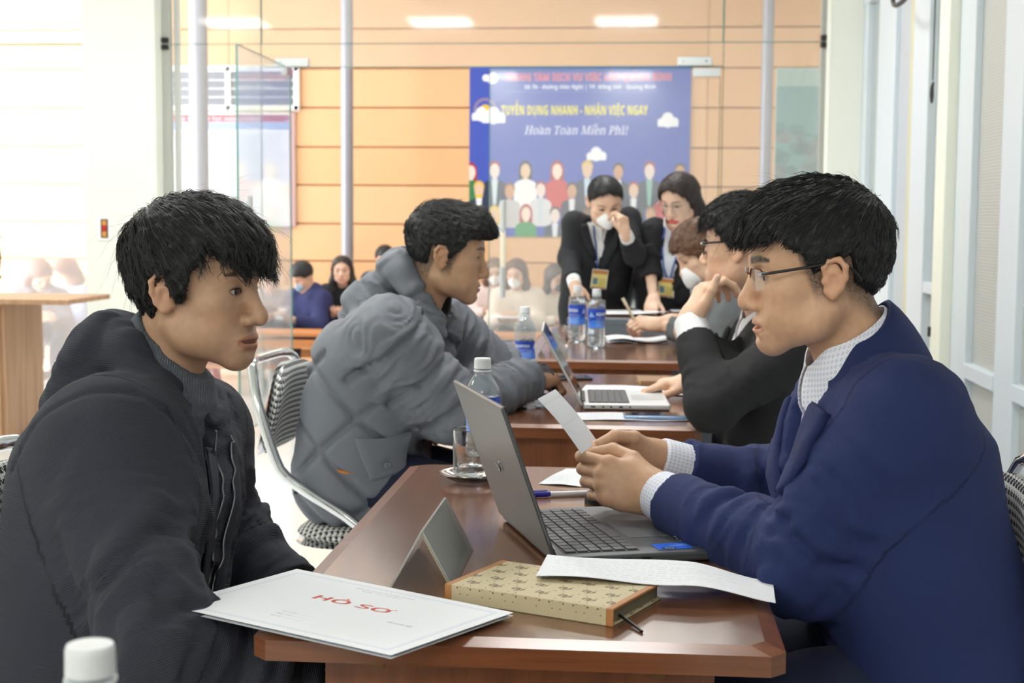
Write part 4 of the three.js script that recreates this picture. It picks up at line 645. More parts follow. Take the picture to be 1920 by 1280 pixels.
// ---------------------------------------------------------------- heads
const linc = (r, g, b) => { const c = srgb(r, g, b); return [c.r, c.g, c.b]; };
function headGeo(o = {}) { // local: origin between the ears at eye height, z forward, y up, x to the person's left
  const cell = o.cell || 0.0024, f = new Field(0.02), w = o.wide || 1, jw = o.jaw || 1, nose = o.nose || 1, fl = o.full || 0;
  f.ell([0, 0.03, -0.003], [0.0765 * w, 0.084, 0.091]).ell([0, 0.03, 0.03], [0.064 * w, 0.062, 0.062], 0.03);
  f.ell([0, -0.035, 0.034], [0.058 * w, 0.074, 0.055], 0.03);
  for (const s of [-1, 1]) {
    f.cap([s * 0.05 * jw * w, -0.055, 0.0], [s * 0.046 * jw * w, -0.072, 0.016], 0.021, 0.02, 0.03).cap([s * 0.046 * jw * w, -0.072, 0.016], [s * 0.014, -0.099, 0.072], 0.02, 0.0165, 0.025);
    f.ell([s * 0.044 * w, -0.024, 0.056], [0.022, 0.017, 0.022], 0.025).ell([s * 0.034 * w, -0.06, 0.056], [0.022 + fl, 0.026, 0.025 + fl], 0.025);
    f.cap([s * 0.01, 0.02, 0.0865], [s * 0.044 * w, 0.017, 0.07], 0.009, 0.008, 0.016);
  }
  f.sph([0, -0.1, 0.0735], 0.0185, 0.022).ell([0, -0.076, 0.077], [0.03, 0.02, 0.02], 0.02);
  // eye sockets, then lids round the eyeballs
  for (const s of [-1, 1]) { f.ell([s * 0.031, -0.002, 0.094], [0.018, 0.011, 0.0125], 0.014, 1); f.ell([s * 0.031, -0.002, 0.0745], [0.0165, 0.0125, 0.0132], 0.006); f.ell([s * 0.0315, -0.0025 + (o.lid || 0), 0.0875], [0.0155, o.open ?? 0.0038, 0.0085], 0.0022, 1); }
  // nose
  f.cap([0, 0.012, 0.0855], [0, -0.032, 0.1045 + 0.003 * nose], 0.0078, 0.0098, 0.014).sph([0, -0.0415, 0.1085 + 0.004 * (nose - 1)], 0.0118 * nose, 0.01);
  for (const s of [-1, 1]) { f.ell([s * 0.0135 * nose, -0.0455, 0.098], [0.0088, 0.0082, 0.0105], 0.007); f.sph([s * 0.0075, -0.0545, 0.1035], 0.0036, 0.003, 1); }
  // lips
  const my = -0.0765 - (o.mouth || 0) * 0.0015;
  f.ell([0, -0.0712, 0.0875], [0.0305, 0.006, 0.0112], 0.008).ell([0, -0.0834 - (o.mouth || 0) * 0.0025, 0.0862], [0.0275, 0.0068, 0.0112], 0.008);
  f.ell([0, my, 0.101], [0.038, 0.0014 + (o.mouth || 0) * 0.002, 0.012], 0.002, 1);
  f.ell([0, -0.0935, 0.0985], [0.016, 0.0042, 0.006], 0.008, 1);
  // neck
  if (o.neck) f.chain(o.neck, [0.052 * (o.nw || 1), 0.054 * (o.nw || 1), 0.064 * (o.nw || 1)].slice(0, o.neck.length), 0.025);
  // ears
  if (!o.noEars) for (const s of [-1, 1]) {
    const e = (x, y, z) => [s * (0.0745 * w + x * 0.92), y * 0.86 - 0.009, z * 0.88 - 0.006];
    f.ell(e(0.006, 0, 0), [0.0072, 0.0235, 0.0135], 0.006, 0, [[0.93, 0, 0.36 * s], [0, 1, 0], [-0.36 * s, 0, 0.93]]);
    f.chain([e(0.004, 0.004, 0.012), e(0.007, 0.019, 0.015), e(0.010, 0.031, 0.006), e(0.0145, 0.0315, -0.009), e(0.0165, 0.019, -0.0185), e(0.0155, 0.001, -0.0175), e(0.011, -0.016, -0.011), e(0.007, -0.028, 0.001)], [0.0032, 0.0038, 0.0039, 0.0039, 0.004, 0.0039, 0.0043, 0.006], 0.004);
    f.cap(e(0.006, -0.028, 0.003), e(0.0, -0.02, 0.011), 0.006, 0.006, 0.006); f.sph(e(0.004, -0.004, 0.014), 0.0052, 0.005);
    f.ell(e(0.0165, -0.003, 0.002), [0.008, 0.0098, 0.0066], 0.004, 1); f.ell(e(0.0175, 0.018, -0.001), [0.0055, 0.0048, 0.0074], 0.004, 1);
  }
  const skin = o.skin || linc(198, 152, 122), lip = o.lip || [skin[0] * 0.80, skin[1] * 0.56, skin[2] * 0.56], brow = linc(44, 36, 34), stub = o.stubble || 0, hairc = o.hair || linc(30, 28, 30);
  const color = (x, y, z) => {
    let c = skin; const ax = Math.abs(x), n = 0.05 * noise3(x * 60, y * 60, z * 60) + 0.03 * noise3(x * 200, y * 200, z * 200); c = [c[0] * (1 + n), c[1] * (1 + n), c[2] * (1 + n)];
    const mixc = (q, t) => { c = [lerp(c[0], q[0], t), lerp(c[1], q[1], t), lerp(c[2], q[2], t)]; };
    mixc([skin[0] * 0.98, skin[1] * 0.8, skin[2] * 0.76], 0.35 * Math.max(0, 1 - Math.hypot(ax - 0.045, y + 0.04, z - 0.07) / 0.03)); mixc([skin[0], skin[1] * 0.78, skin[2] * 0.72], 0.4 * Math.max(0, 1 - Math.hypot(ax, y + 0.042, z - 0.115) / 0.018)); if (ax > 0.078 * w) mixc([skin[0], skin[1] * 0.76, skin[2] * 0.7], 0.4);
    const lw = 0.0315, up = (ax / lw) ** 2; if (z > 0.08 && ax < lw && y > -0.0925 + 0.010 * up && y < -0.0655 - 0.008 * up) mixc(lip, 0.85);
    const b = 0.0215 - 0.004 * Math.max(0, (ax - 0.035) / 0.015) + 0.003 * Math.max(0, (ax - 0.012) / 0.025), bt = (o.browT || 0.0058) * (1 - 0.5 * smooth(0.035, 0.055, ax)); if (z > 0.05 && ax > 0.012 && ax < 0.054) mixc(brow, (o.brow ?? 0.9) * clamp(1.9 - 1.9 * Math.abs(y - b) / bt, 0, 1) * (0.9 + 0.15 * noise3(x * 160, y * 160, z * 100)));
    if (stub) { const q = Math.max(1 - Math.hypot(ax / 0.03, (y + 0.0625) / 0.007), 1 - Math.hypot(ax / 0.03, (y + 0.103) / 0.014)); if (z > 0.06 && q > 0) mixc([skin[0] * 0.5, skin[1] * 0.5, skin[2] * 0.52], stub * smooth(0, 0.6, q) * (0.8 + 0.5 * noise3(x * 500, y * 500, z * 500))); }
    if (o.fade) { const az = Math.abs(Math.atan2(x, z + 0.006)) * 57.3, ln = interp(o.fade, az); if (az > 58 && ax < 0.0775 * w) mixc(hairc, 0.8 * smooth(ln - 0.035, ln + 0.004, y) * (0.85 + 0.3 * noise3(x * 350, y * 350, z * 350))); }
    const ez = Math.hypot((ax - 0.031) / 0.0165, (y + 0.002) / 0.0075); if (z > 0.068 && ez < 1.15) mixc([skin[0] * 0.45, skin[1] * 0.36, skin[2] * 0.33], 0.75 * smooth(1.15, 0.85, ez));
    return c;
  };
  const lo = f.lo.slice(), hi = f.hi.slice();
  const g = netMesh(f, cell, { lo, hi, color });
  return { geo: g, field: f };
}
function eyeGeo(look = [0, 0]) {
  const list = []; for (const s of [-1, 1]) {
    const g = new THREE.SphereGeometry(0.0121, 28, 20), p = g.attributes.position, a = new Float32Array(p.count * 3), d = nrm3([look[0], look[1], 1]);
    for (let i = 0; i < p.count; i++) { const q = nrm3([p.getX(i), p.getY(i), p.getZ(i)]), t = Math.acos(clamp(dot3(q, d), -1, 1)); const c = t < 0.2 ? [0.004, 0.004, 0.004] : t < 0.5 ? linc(52, 34, 24) : linc(188, 180, 174); a.set(c, i * 3); }
    g.setAttribute('color', new THREE.BufferAttribute(a, 3)); g.deleteAttribute('uv'); list.push(g.translate(s * 0.031, -0.002, 0.0752));
  }
  return list;
}
function lashGeo(open = 0.0038) { const o = []; for (const s of [-1, 1]) o.push(tube([[s * 0.0175, -0.004, 0.0855], [s * 0.024, -0.002 + open * 0.75, 0.0885], [s * 0.032, -0.002 + open * 1.05, 0.0887], [s * 0.04, -0.002 + open * 0.7, 0.0845], [s * 0.047, -0.004, 0.0768]], 0.0009, 20, 5)); return o; }
// hair shell: thickness and lower line by direction, then strands combed over it
const SKULL = { c: [0, 0.03, -0.006], r: [0.0765, 0.084, 0.097] };
function interp(tab, x) { for (let i = 0; i + 1 < tab.length; i++) if (x <= tab[i + 1][0]) { const t = clamp((x - tab[i][0]) / (tab[i + 1][0] - tab[i][0]), 0, 1); return lerp(tab[i][1], tab[i + 1][1], t * t * (3 - 2 * t)); } return tab[tab.length - 1][1]; }
function hairGeo(o) {
  const w = o.wide || 1, f = new Field(0.012), base = new Field(0.02).ell([0, 0.03, -0.003], [0.0765 * w, 0.084, 0.091]).ell([0, 0.03, 0.03], [0.064 * w, 0.062, 0.062], 0.03);
  const shell = (x, y, z) => {
    const az = Math.abs(Math.atan2(x, z + 0.006)) * 180 / Math.PI, top = smooth(0.0, 0.085, y), n = o.rough ?? 1;
    const th = lerp(interp(o.side, az), o.top(x, y, z), top);
    const d = base.at(x, y, z) - th - n * (0.003 * noise3(x * 45, y * 45, z * 45) + 0.0014 * noise3(x * 130, y * 130, z * 70));
    const line = interp(o.line, az) + (o.asym ? o.asym(x, y, z) : 0) + n * 0.004 * noise3(x * 120, 3, z * 120) + (o.jag || 0) * (0.5 + 0.5 * noise3(x * 75, 9, z * 75)) * smooth(60, 40, az);
    return -smin(-d, -(line - y) * 0.85, 0.01);
  };
  f.put(shell, [0, 0.03, 0], 0.16);
  if (o.more) o.more(f);
  const hc = o.color || [0.012, 0.012, 0.014], color = (x, y, z) => { const n = 1 + 0.35 * noise3(x * 160, y * 50, z * 160); return [hc[0] * n, hc[1] * n, hc[2] * n]; };
  const g = netMesh(f, o.cell || 0.003, { lo: f.lo, hi: f.hi, color });
  if (!o.strands) return { geo: g, field: f };
  // strands
  const P = g.attributes.position, N = g.attributes.normal, pos = [], idx = [], col = [], crown = o.crown || [0.01, 0.115, -0.045];
  for (let k = 0; k < o.strands; k++) {
    const i = Math.floor(rnd() * P.count); let p = [P.getX(i), P.getY(i), P.getZ(i)]; const n = [N.getX(i), N.getY(i), N.getZ(i)];
    if (p[1] < -0.09 || base.at(...p) < 0.0015) continue;
    const fly = o.fly && rnd() < o.fly, L = o.len(p) * (0.6 + 0.8 * rnd()) * (fly ? 1.7 : 1), seg = 6, step = L / seg, jit = [rnd() - 0.5, rnd() - 0.5, rnd() - 0.5], lift = fly ? 0.5 + 0.7 * rnd() : (o.lift || 0.25) * rnd() * rnd(), wd = (o.width || 0.0008) * (0.6 + 0.8 * rnd()) * (fly ? 0.35 : 1), shade = 0.6 + 1.1 * rnd();
    p = madd(p, n, -0.002); let base0 = pos.length / 3, prev = null;
    for (let s = 0; s <= seg; s++) {
      const g3 = f.grad(...p, 0.004); let dir = o.flow(p, crown); dir = madd(dir, g3, -dot3(dir, g3)); dir = nrm3(madd(nrm3(dir), jit, o.jit ?? 0.16, g3, lift * (s / seg)));
      const side = nrm3(cross3(dir, g3)), r = wd * (1 - (s / seg) ** 2 * 0.92);
      for (let q = 0; q < 3; q++) { const a = q / 3 * 6.2832, v = madd(p, side, Math.cos(a) * r, g3, Math.sin(a) * r * 0.8); pos.push(...v); col.push(hc[0] * shade, hc[1] * shade, hc[2] * shade); }
      if (s) for (let q = 0; q < 3; q++) { const a = base0 + (s - 1) * 3 + q, b = base0 + (s - 1) * 3 + (q + 1) % 3; idx.push(a, b, a + 3, b, b + 3, a + 3); }
      p = madd(p, dir, step); const d = f.at(...p); const want = 0.0006 + lift * step * s * 0.6; if (d < want) p = madd(p, g3, want - d); else if (d > want + 0.004 && !(o.hang && o.hang(p))) p = madd(p, g3, -(d - want) * 0.7); else if (o.hang && o.hang(p)) p[1] -= step * 0.35;
    }
  }
  const sg = new THREE.BufferGeometry(); sg.setAttribute('position', new THREE.Float32BufferAttribute(pos, 3)); sg.setAttribute('color', new THREE.Float32BufferAttribute(col, 3)); sg.setIndex(idx); sg.computeVertexNormals();
  return { geo: joinG([g, sg]), field: f };
}
// ---------------------------------------------------------------- hands
// local: origin at the wrist, y to the knuckles, x to the thumb side, z out of the palm
function handGeo(pose, skin, cell = 0.0022, scale = 1) {
  const f = new Field(0.008), kn = [[0.027, 0.086], [0.009, 0.09], [-0.009, 0.086], [-0.0265, 0.077]], len = [[0.043, 0.026, 0.021], [0.047, 0.029, 0.022], [0.043, 0.027, 0.022], [0.034, 0.02, 0.019]], rad = [0.0094, 0.0096, 0.0092, 0.0082], nails = [];
  kn.forEach(([x, y], i) => f.cap([x * 0.62, 0.012, 0], [x, y - 0.004, 0], 0.0165, 0.0118, 0.014));
  f.ell([0.0, 0.05, 0.002], [0.036, 0.046, 0.014], 0.012).cap([0.012, 0.014, 0.006], [0.03, 0.05, 0.01], 0.016, 0.0135, 0.014).cap([-0.02, 0.015, 0.006], [-0.026, 0.05, 0.006], 0.013, 0.012, 0.012);
  f.cap([0, -0.03, 0], [0, 0.016, 0], 0.0265, 0.0245, 0.02); f.ell([0, -0.005, 0], [0.029, 0.03, 0.02], 0.02);
  kn.forEach(([x, y], i) => {
    const [a, b, c, sp] = pose.f[i]; let p = [x, y, 0], ang = 0, dx = Math.sin(sp), r = rad[i];
    f.sph([x, y - 0.002, -0.002], 0.0108, 0.008);
    [a, b, c].forEach((q, j) => { ang += q; const L = len[i][j], n = [p[0] + dx * L * Math.cos(ang), p[1] + L * Math.cos(ang), p[2] + L * Math.sin(ang)]; f.cap(p, n, r, r * 0.93, j ? 0.003 : 0.005); if (j < 2) f.sph(n, r * 1.0, 0.003); p = n; r *= 0.93; });
    nails.push([p, ang, r]);
  });
  const th = pose.t, tr = [0.0145, 0.0118, 0.0108, 0.0085]; for (let i = 0; i + 1 < th.length; i++) f.cap(th[i], th[i + 1], tr[i], tr[i + 1], i ? 0.004 : 0.012);
  const tip = th[th.length - 1], td = nrm3(sub3(tip, th[th.length - 2])), tn = pose.nail || [0.5, 0, -0.8];
  const color = (x, y, z) => {
    const n = 1 + 0.05 * noise3(x * 80, y * 80, z * 80); let c = [skin[0] * n, skin[1] * n, skin[2] * n]; const red = (t) => { c = [lerp(c[0], skin[0] * 1.0, t), lerp(c[1], skin[1] * 0.78, t), lerp(c[2], skin[2] * 0.74, t)]; };
    for (const [p, ang, r] of nails) { const d = Math.hypot(x - p[0], y - p[1], z - p[2]); if (d < 0.02) red(0.55 * (1 - d / 0.02)); }
    kn.forEach(([kx, ky]) => { const d = Math.hypot(x - kx, y - ky, z + 0.008); if (d < 0.014) red(0.4 * (1 - d / 0.014)); });
    const q = sub3([x, y, z], madd(tip, td, -0.004)); if (dot3(q, nrm3(tn)) > 0.0055 && len3(q) < 0.0125) c = [lerp(c[0], 0.62, 0.4), lerp(c[1], 0.42, 0.4), lerp(c[2], 0.38, 0.4)];
    return c;
  };
  const g = netMesh(f, cell, { color }); if (scale !== 1) g.scale(scale, scale, scale); return g;
}
const relaxed = { f: [[0.25, 0.45, 0.3, 0.05], [0.3, 0.5, 0.3, 0.01], [0.35, 0.55, 0.3, -0.03], [0.35, 0.55, 0.3, -0.08]], t: [[0.02, 0.02, 0.006], [0.042, 0.05, 0.014], [0.05, 0.08, 0.022], [0.048, 0.104, 0.03]] };
const flatHand = { f: [[0.15, 0.2, 0.1, 0.08], [0.15, 0.2, 0.1, 0.02], [0.15, 0.25, 0.1, -0.03], [0.2, 0.25, 0.1, -0.1]], t: [[0.02, 0.02, 0.004], [0.045, 0.045, 0.008], [0.062, 0.072, 0.012], [0.07, 0.095, 0.014]] };
const fist = { f: [[0.9, 1.5, 0.8, 0.02], [0.95, 1.5, 0.8, 0], [1.0, 1.5, 0.8, 0], [1.0, 1.5, 0.8, 0]], t: [[0.02, 0.02, 0.006], [0.044, 0.05, 0.014], [0.05, 0.08, 0.022], [0.035, 0.1, 0.034]] };
const handAt = (wrist, dir, palm, geo) => { const y = nrm3(dir), x0 = cross3(y, palm), z = nrm3(madd(palm, y, -dot3(palm, y))); return (thumb) => { let x = nrm3(cross3(y, z)); if (dot3(x, thumb) < 0) x = mul3(x, -1); return moved(geo, mat4([x, y, z], wrist)); }; };
const J = {
  hoodie: { head: [-0.625, 1.131, -1.982], neck: [-0.686, 0.986, -1.994], chest: [-0.708, 0.857, -1.951], pel: [-0.742, 0.584, -1.894], shR: [-0.688, 0.933, -1.808], elR: [-0.576, 0.711, -1.668], wrR: [-0.411, 0.631, -1.786], shL: [-0.687, 0.894, -2.168], elL: [-0.647, 0.698, -2.215], wrL: [-0.512, 0.648, -2.122], zipN0: [-0.591, 0.945, -1.888], zipN1: [-0.593, 0.883, -1.863], zipN2: [-0.601, 0.806, -1.845], zipN3: [-0.580, 0.748, -1.822], zipF0: [-0.576, 0.938, -1.990], zipF1: [-0.590, 0.877, -1.983], zipF2: [-0.604, 0.808, -1.976], zipF3: [-0.598, 0.707, -1.948] },
  navy: { head: [0.250, 1.162, -2.031], neck: [0.315, 1.022, -2.055], chest: [0.344, 0.889, -2.036], pel: [0.412, 0.592, -1.996], shL: [0.351, 0.975, -1.893], elL: [0.224, 0.760, -1.924], wrL: [0.034, 0.811, -2.183], shR: [0.323, 0.945, -2.240], elR: [0.252, 0.762, -2.420], wrR: [0.033, 0.836, -2.347] },
  grey: { head: [-0.471, 1.145, -3.478], neck: [-0.553, 0.991, -3.508], chest: [-0.629, 0.862, -3.460], pel: [-0.683, 0.601, -3.463], shR: [-0.576, 0.962, -3.282], elR: [-0.437, 0.774, -3.368], wrR: [-0.284, 0.815, -3.647], shL: [-0.520, 0.949, -3.719], elL: [-0.390, 0.815, -3.880], wrL: [-0.459, 0.748, -3.586] },
  black: { head: [0.260, 1.166, -3.544], neck: [0.330, 0.996, -3.596], chest: [0.346, 0.851, -3.584], pel: [0.340, 0.606, -3.603], shL: [0.369, 0.929, -3.392], elL: [0.175, 0.803, -3.313], wrL: [0.126, 0.990, -3.456], shR: [0.304, 0.910, -3.828], elR: [0.233, 0.759, -4.010], wrR: [0.154, 0.794, -3.885] },
  cardigan: { head: [0.246, 1.109, -5.502], neck: [0.319, 0.960, -5.546], chest: [0.362, 0.838, -5.539], pel: [0.424, 0.632, -5.547], shL: [0.362, 0.899, -5.373], elL: [0.277, 0.782, -5.325], wrL: [0.085, 0.835, -5.434], shR: [0.317, 0.886, -5.741], elR: [0.264, 0.744, -5.774], wrR: [0.140, 0.838, -5.641] },
  mask: { head: [-0.156, 1.318, -6.643], neck: [-0.164, 1.220, -6.785], chest: [-0.183, 1.056, -6.820], pel: [-0.218, 0.810, -6.897], shR: [-0.299, 1.207, -6.772], elR: [-0.325, 1.044, -6.726], wrR: [-0.286, 0.928, -6.548], shL: [-0.048, 1.228, -6.796], elL: [-0.016, 1.067, -6.634], wrL: [-0.060, 1.171, -6.488] },
  long: { head: [0.186, 1.326, -6.573], neck: [0.175, 1.203, -6.743], chest: [0.169, 1.035, -6.768], pel: [0.176, 0.777, -6.878], shR: [0.074, 1.175, -6.732], elR: [0.057, 0.999, -6.695], wrR: [0.073, 0.868, -6.605], shL: [0.286, 1.177, -6.670], elL: [0.348, 0.998, -6.811], wrL: [0.318, 0.868, -6.646] },
};
// ---------------------------------------------------------------- people
const skinMat = std('#ffffff', 0.48, { vertexColors: true, sheen: 0.15, sheenRoughness: 0.5 }), hairMat = std('#ffffff', 0.5, { vertexColors: true }), eyeMat = std('#ffffff', 0.08, { vertexColors: true });
const weave = (n, fn, rep) => canvasTex(n, n, (g) => { const im = g.createImageData(n, n); for (let y = 0; y < n; y++) for (let x = 0; x < n; x++) { const v = clamp(fn(x / n, y / n), 0, 1) * 255, i = (y * n + x) * 4; im.data[i] = im.data[i + 1] = im.data[i + 2] = v; im.data[i + 3] = 255; } g.putImageData(im, 0, 0); }, false, [1 / rep, 1 / rep]);
const ribBump = weave(64, (u, v) => 0.5 + 0.5 * Math.sin(v * 2 * Math.PI * 4), 0.0105), twill = weave(64, (u, v) => 0.5 + 0.25 * Math.sin((u + v) * 2 * Math.PI * 8) + 0.25 * Math.sin(u * 2 * Math.PI * 16), 0.012), knit = weave(64, (u, v) => 0.5 + 0.5 * Math.sin(u * 2 * Math.PI * 4) * (0.6 + 0.4 * Math.sin(v * 2 * Math.PI * 8)), 0.018);
const dotShirt = canvasTex(128, 128, (g, w) => { g.fillStyle = '#e9ebf6'; g.fillRect(0, 0, w, w); g.strokeStyle = '#93a3cf'; g.lineWidth = 5; for (const [x, y] of [[32, 32], [96, 96], [96, 32], [32, 96]]) { g.save(); g.translate(x, y); g.rotate(Math.PI / 4); g.strokeRect(-12, -12, 24, 24); g.restore(); } }, true, [1 / 0.014, 1 / 0.014]);
function nearestBone(bones, p) { let best = 1e9, out = null; for (const b of bones) { const ba = sub3(b.b, b.a), q = sub3(p, b.a), L = len3(ba), t = clamp(dot3(q, ba) / (L * L), 0, 1), d = len3(sub3(q, mul3(ba, t))) - (b.r || 0.06); if (d < best) { best = d; out = { b, t, L, q, ba }; } } return out; }
const boneUV = (bones) => (x, y, z) => { const { b, t, L, q, ba } = nearestBone(bones, [x, y, z]), ax = mul3(ba, 1 / L), s = dot3(q, ax), rad = madd(q, ax, -s), ref = b.ref || [0, 1, 0.2], e = nrm3(madd(ref, ax, -dot3(ref, ax))), o = cross3(ax, e), a = Math.atan2(dot3(rad, o), dot3(rad, e)); return [Math.abs(a) * (b.r || 0.06) * 1.2, s]; };
// folds: each bone carries [amplitude, frequency]; strongest near the joint at t = b.at
const folds = (bones, seedv = 0, amount = 1) => (x, y, z) => {
  let sum = 0, ws = 1e-6;
  for (const b of bones) { if (!b.fold) continue; const ba = sub3(b.b, b.a), q = sub3([x, y, z], b.a), L2 = dot3(ba, ba), L = Math.sqrt(L2), t = clamp(dot3(q, ba) / L2, -0.1, 1.1), d = len3(sub3(q, mul3(ba, t))), w = Math.exp(-Math.max(0, d - (b.r || 0.06)) * 60 - (d > 0.16 ? 3 : 0)); const [A, F] = b.fold, m = b.at === undefined ? 1 : 0.25 + 0.75 * Math.exp(-(((t - b.at) / (b.span || 0.35)) ** 2)); const wob = 0.6 * noise3(x * 7 + seedv, y * 7, z * 7); const v = noise3(t * L * F + wob, x * 5 + seedv, z * 5 + y * 3), v2 = noise3(t * L * F * 2.3 + wob * 2, x * 9, z * 9 + 7 + seedv); sum += w * A * m * (v * 0.8 + (0.5 - Math.abs(v2)) * 0.7); ws += w; }
  return amount * sum / Math.max(ws, 0.3);
};
const seams = (list, base) => (x, y, z) => { let g = base(x, y, z); for (const q of list) { const dx = x - q.p[0], dy = y - q.p[1], dz = z - q.p[2], t = dx * q.n[0] + dy * q.n[1] + dz * q.n[2]; if (Math.abs(t) > 0.02 || dx * dx + dy * dy + dz * dz > q.r * q.r) continue; g += (q.a || 0.005) * Math.exp(-((t / 0.0055) ** 2)); } return g; };
function torsoInto(f, s, g, k = 1) {
  const { J: j, l, up, fw } = s, mid = madd(mix3(j.pel, j.chest, 0.5), fw, s.belly ?? 0);
  for (const e of [-1, 1]) {
    f.cap(madd(j.pel, l, e * 0.07 * k), madd(mid, l, e * 0.072 * k), 0.112 * k + g, 0.108 * k + g, 0.06); f.cap(madd(mid, l, e * 0.072 * k), madd(j.chest, l, e * 0.08 * k), 0.108 * k + g, 0.108 * k + g, 0.06);
    f.cap(madd(j.chest, l, e * 0.08 * k), madd(j.neck, up, -0.085 * k, l, e * 0.065 * k), 0.108 * k + g, 0.07 * k + g, 0.06); f.cap(madd(j.neck, up, -0.045 * k, l, e * 0.03), e > 0 ? j.shL : j.shR, 0.046 * k + g, 0.056 * k + g, 0.05);
  }
}
// cloth folds as soft ridges on a limb: [t0, angle0, t1, angle1, size]; angle 0 looks to +z, 90 up
function ridges(f, A, B, ra, rb, list) { const ax = nrm3(sub3(B, A)), e1 = nrm3(madd([0, 0, 1], ax, -ax[2])), e2 = (() => { const q = cross3(ax, e1); return q[1] < 0 ? mul3(q, -1) : q; })(); for (const [t0, g0, t1, g1, h] of list) { const n = 5, pts = []; for (let i = 0; i <= n; i++) { const u = i / n, t = lerp(t0, t1, u) + 0.03 * Math.sin(u * 3.1), g = lerp(g0, g1, u) * Math.PI / 180, r = lerp(ra, rb, clamp(t, 0, 1)) - h * 0.35; pts.push(madd(mix3(A, B, t), e1, Math.cos(g) * r, e2, Math.sin(g) * r)); } f.chain(pts, pts.map((_, i) => h * (0.35 + 0.65 * Math.sin(Math.PI * (i + 0.6) / (n + 1.2)))), 0.022); } }
function cuffCut(f, at, dir, r) { const d = nrm3(dir), [ax, ay, az] = at; f.put((x, y, z) => { x -= ax; y -= ay; z -= az; return Math.max(-(x * d[0] + y * d[1] + z * d[2]), Math.sqrt(x * x + y * y + z * z) - 0.085); }, at, 0.085, 0.003, 1); f.cap(madd(at, d, -0.008), madd(at, d, 0.03), r * 0.92, r * 0.92, 0.003, 1); }
function sleeve(f, sh, el, wr, r, short = 0.0, k = 0.04, sag) { // returns the cuff point
  const dir = nrm3(sub3(wr, el)), cuff = madd(wr, dir, -short); f.cap(sh, el, r[0], r[1], k).cap(el, madd(cuff, dir, 0.02), r[1], r[2], k * 0.8); return { cuff, dir };
}
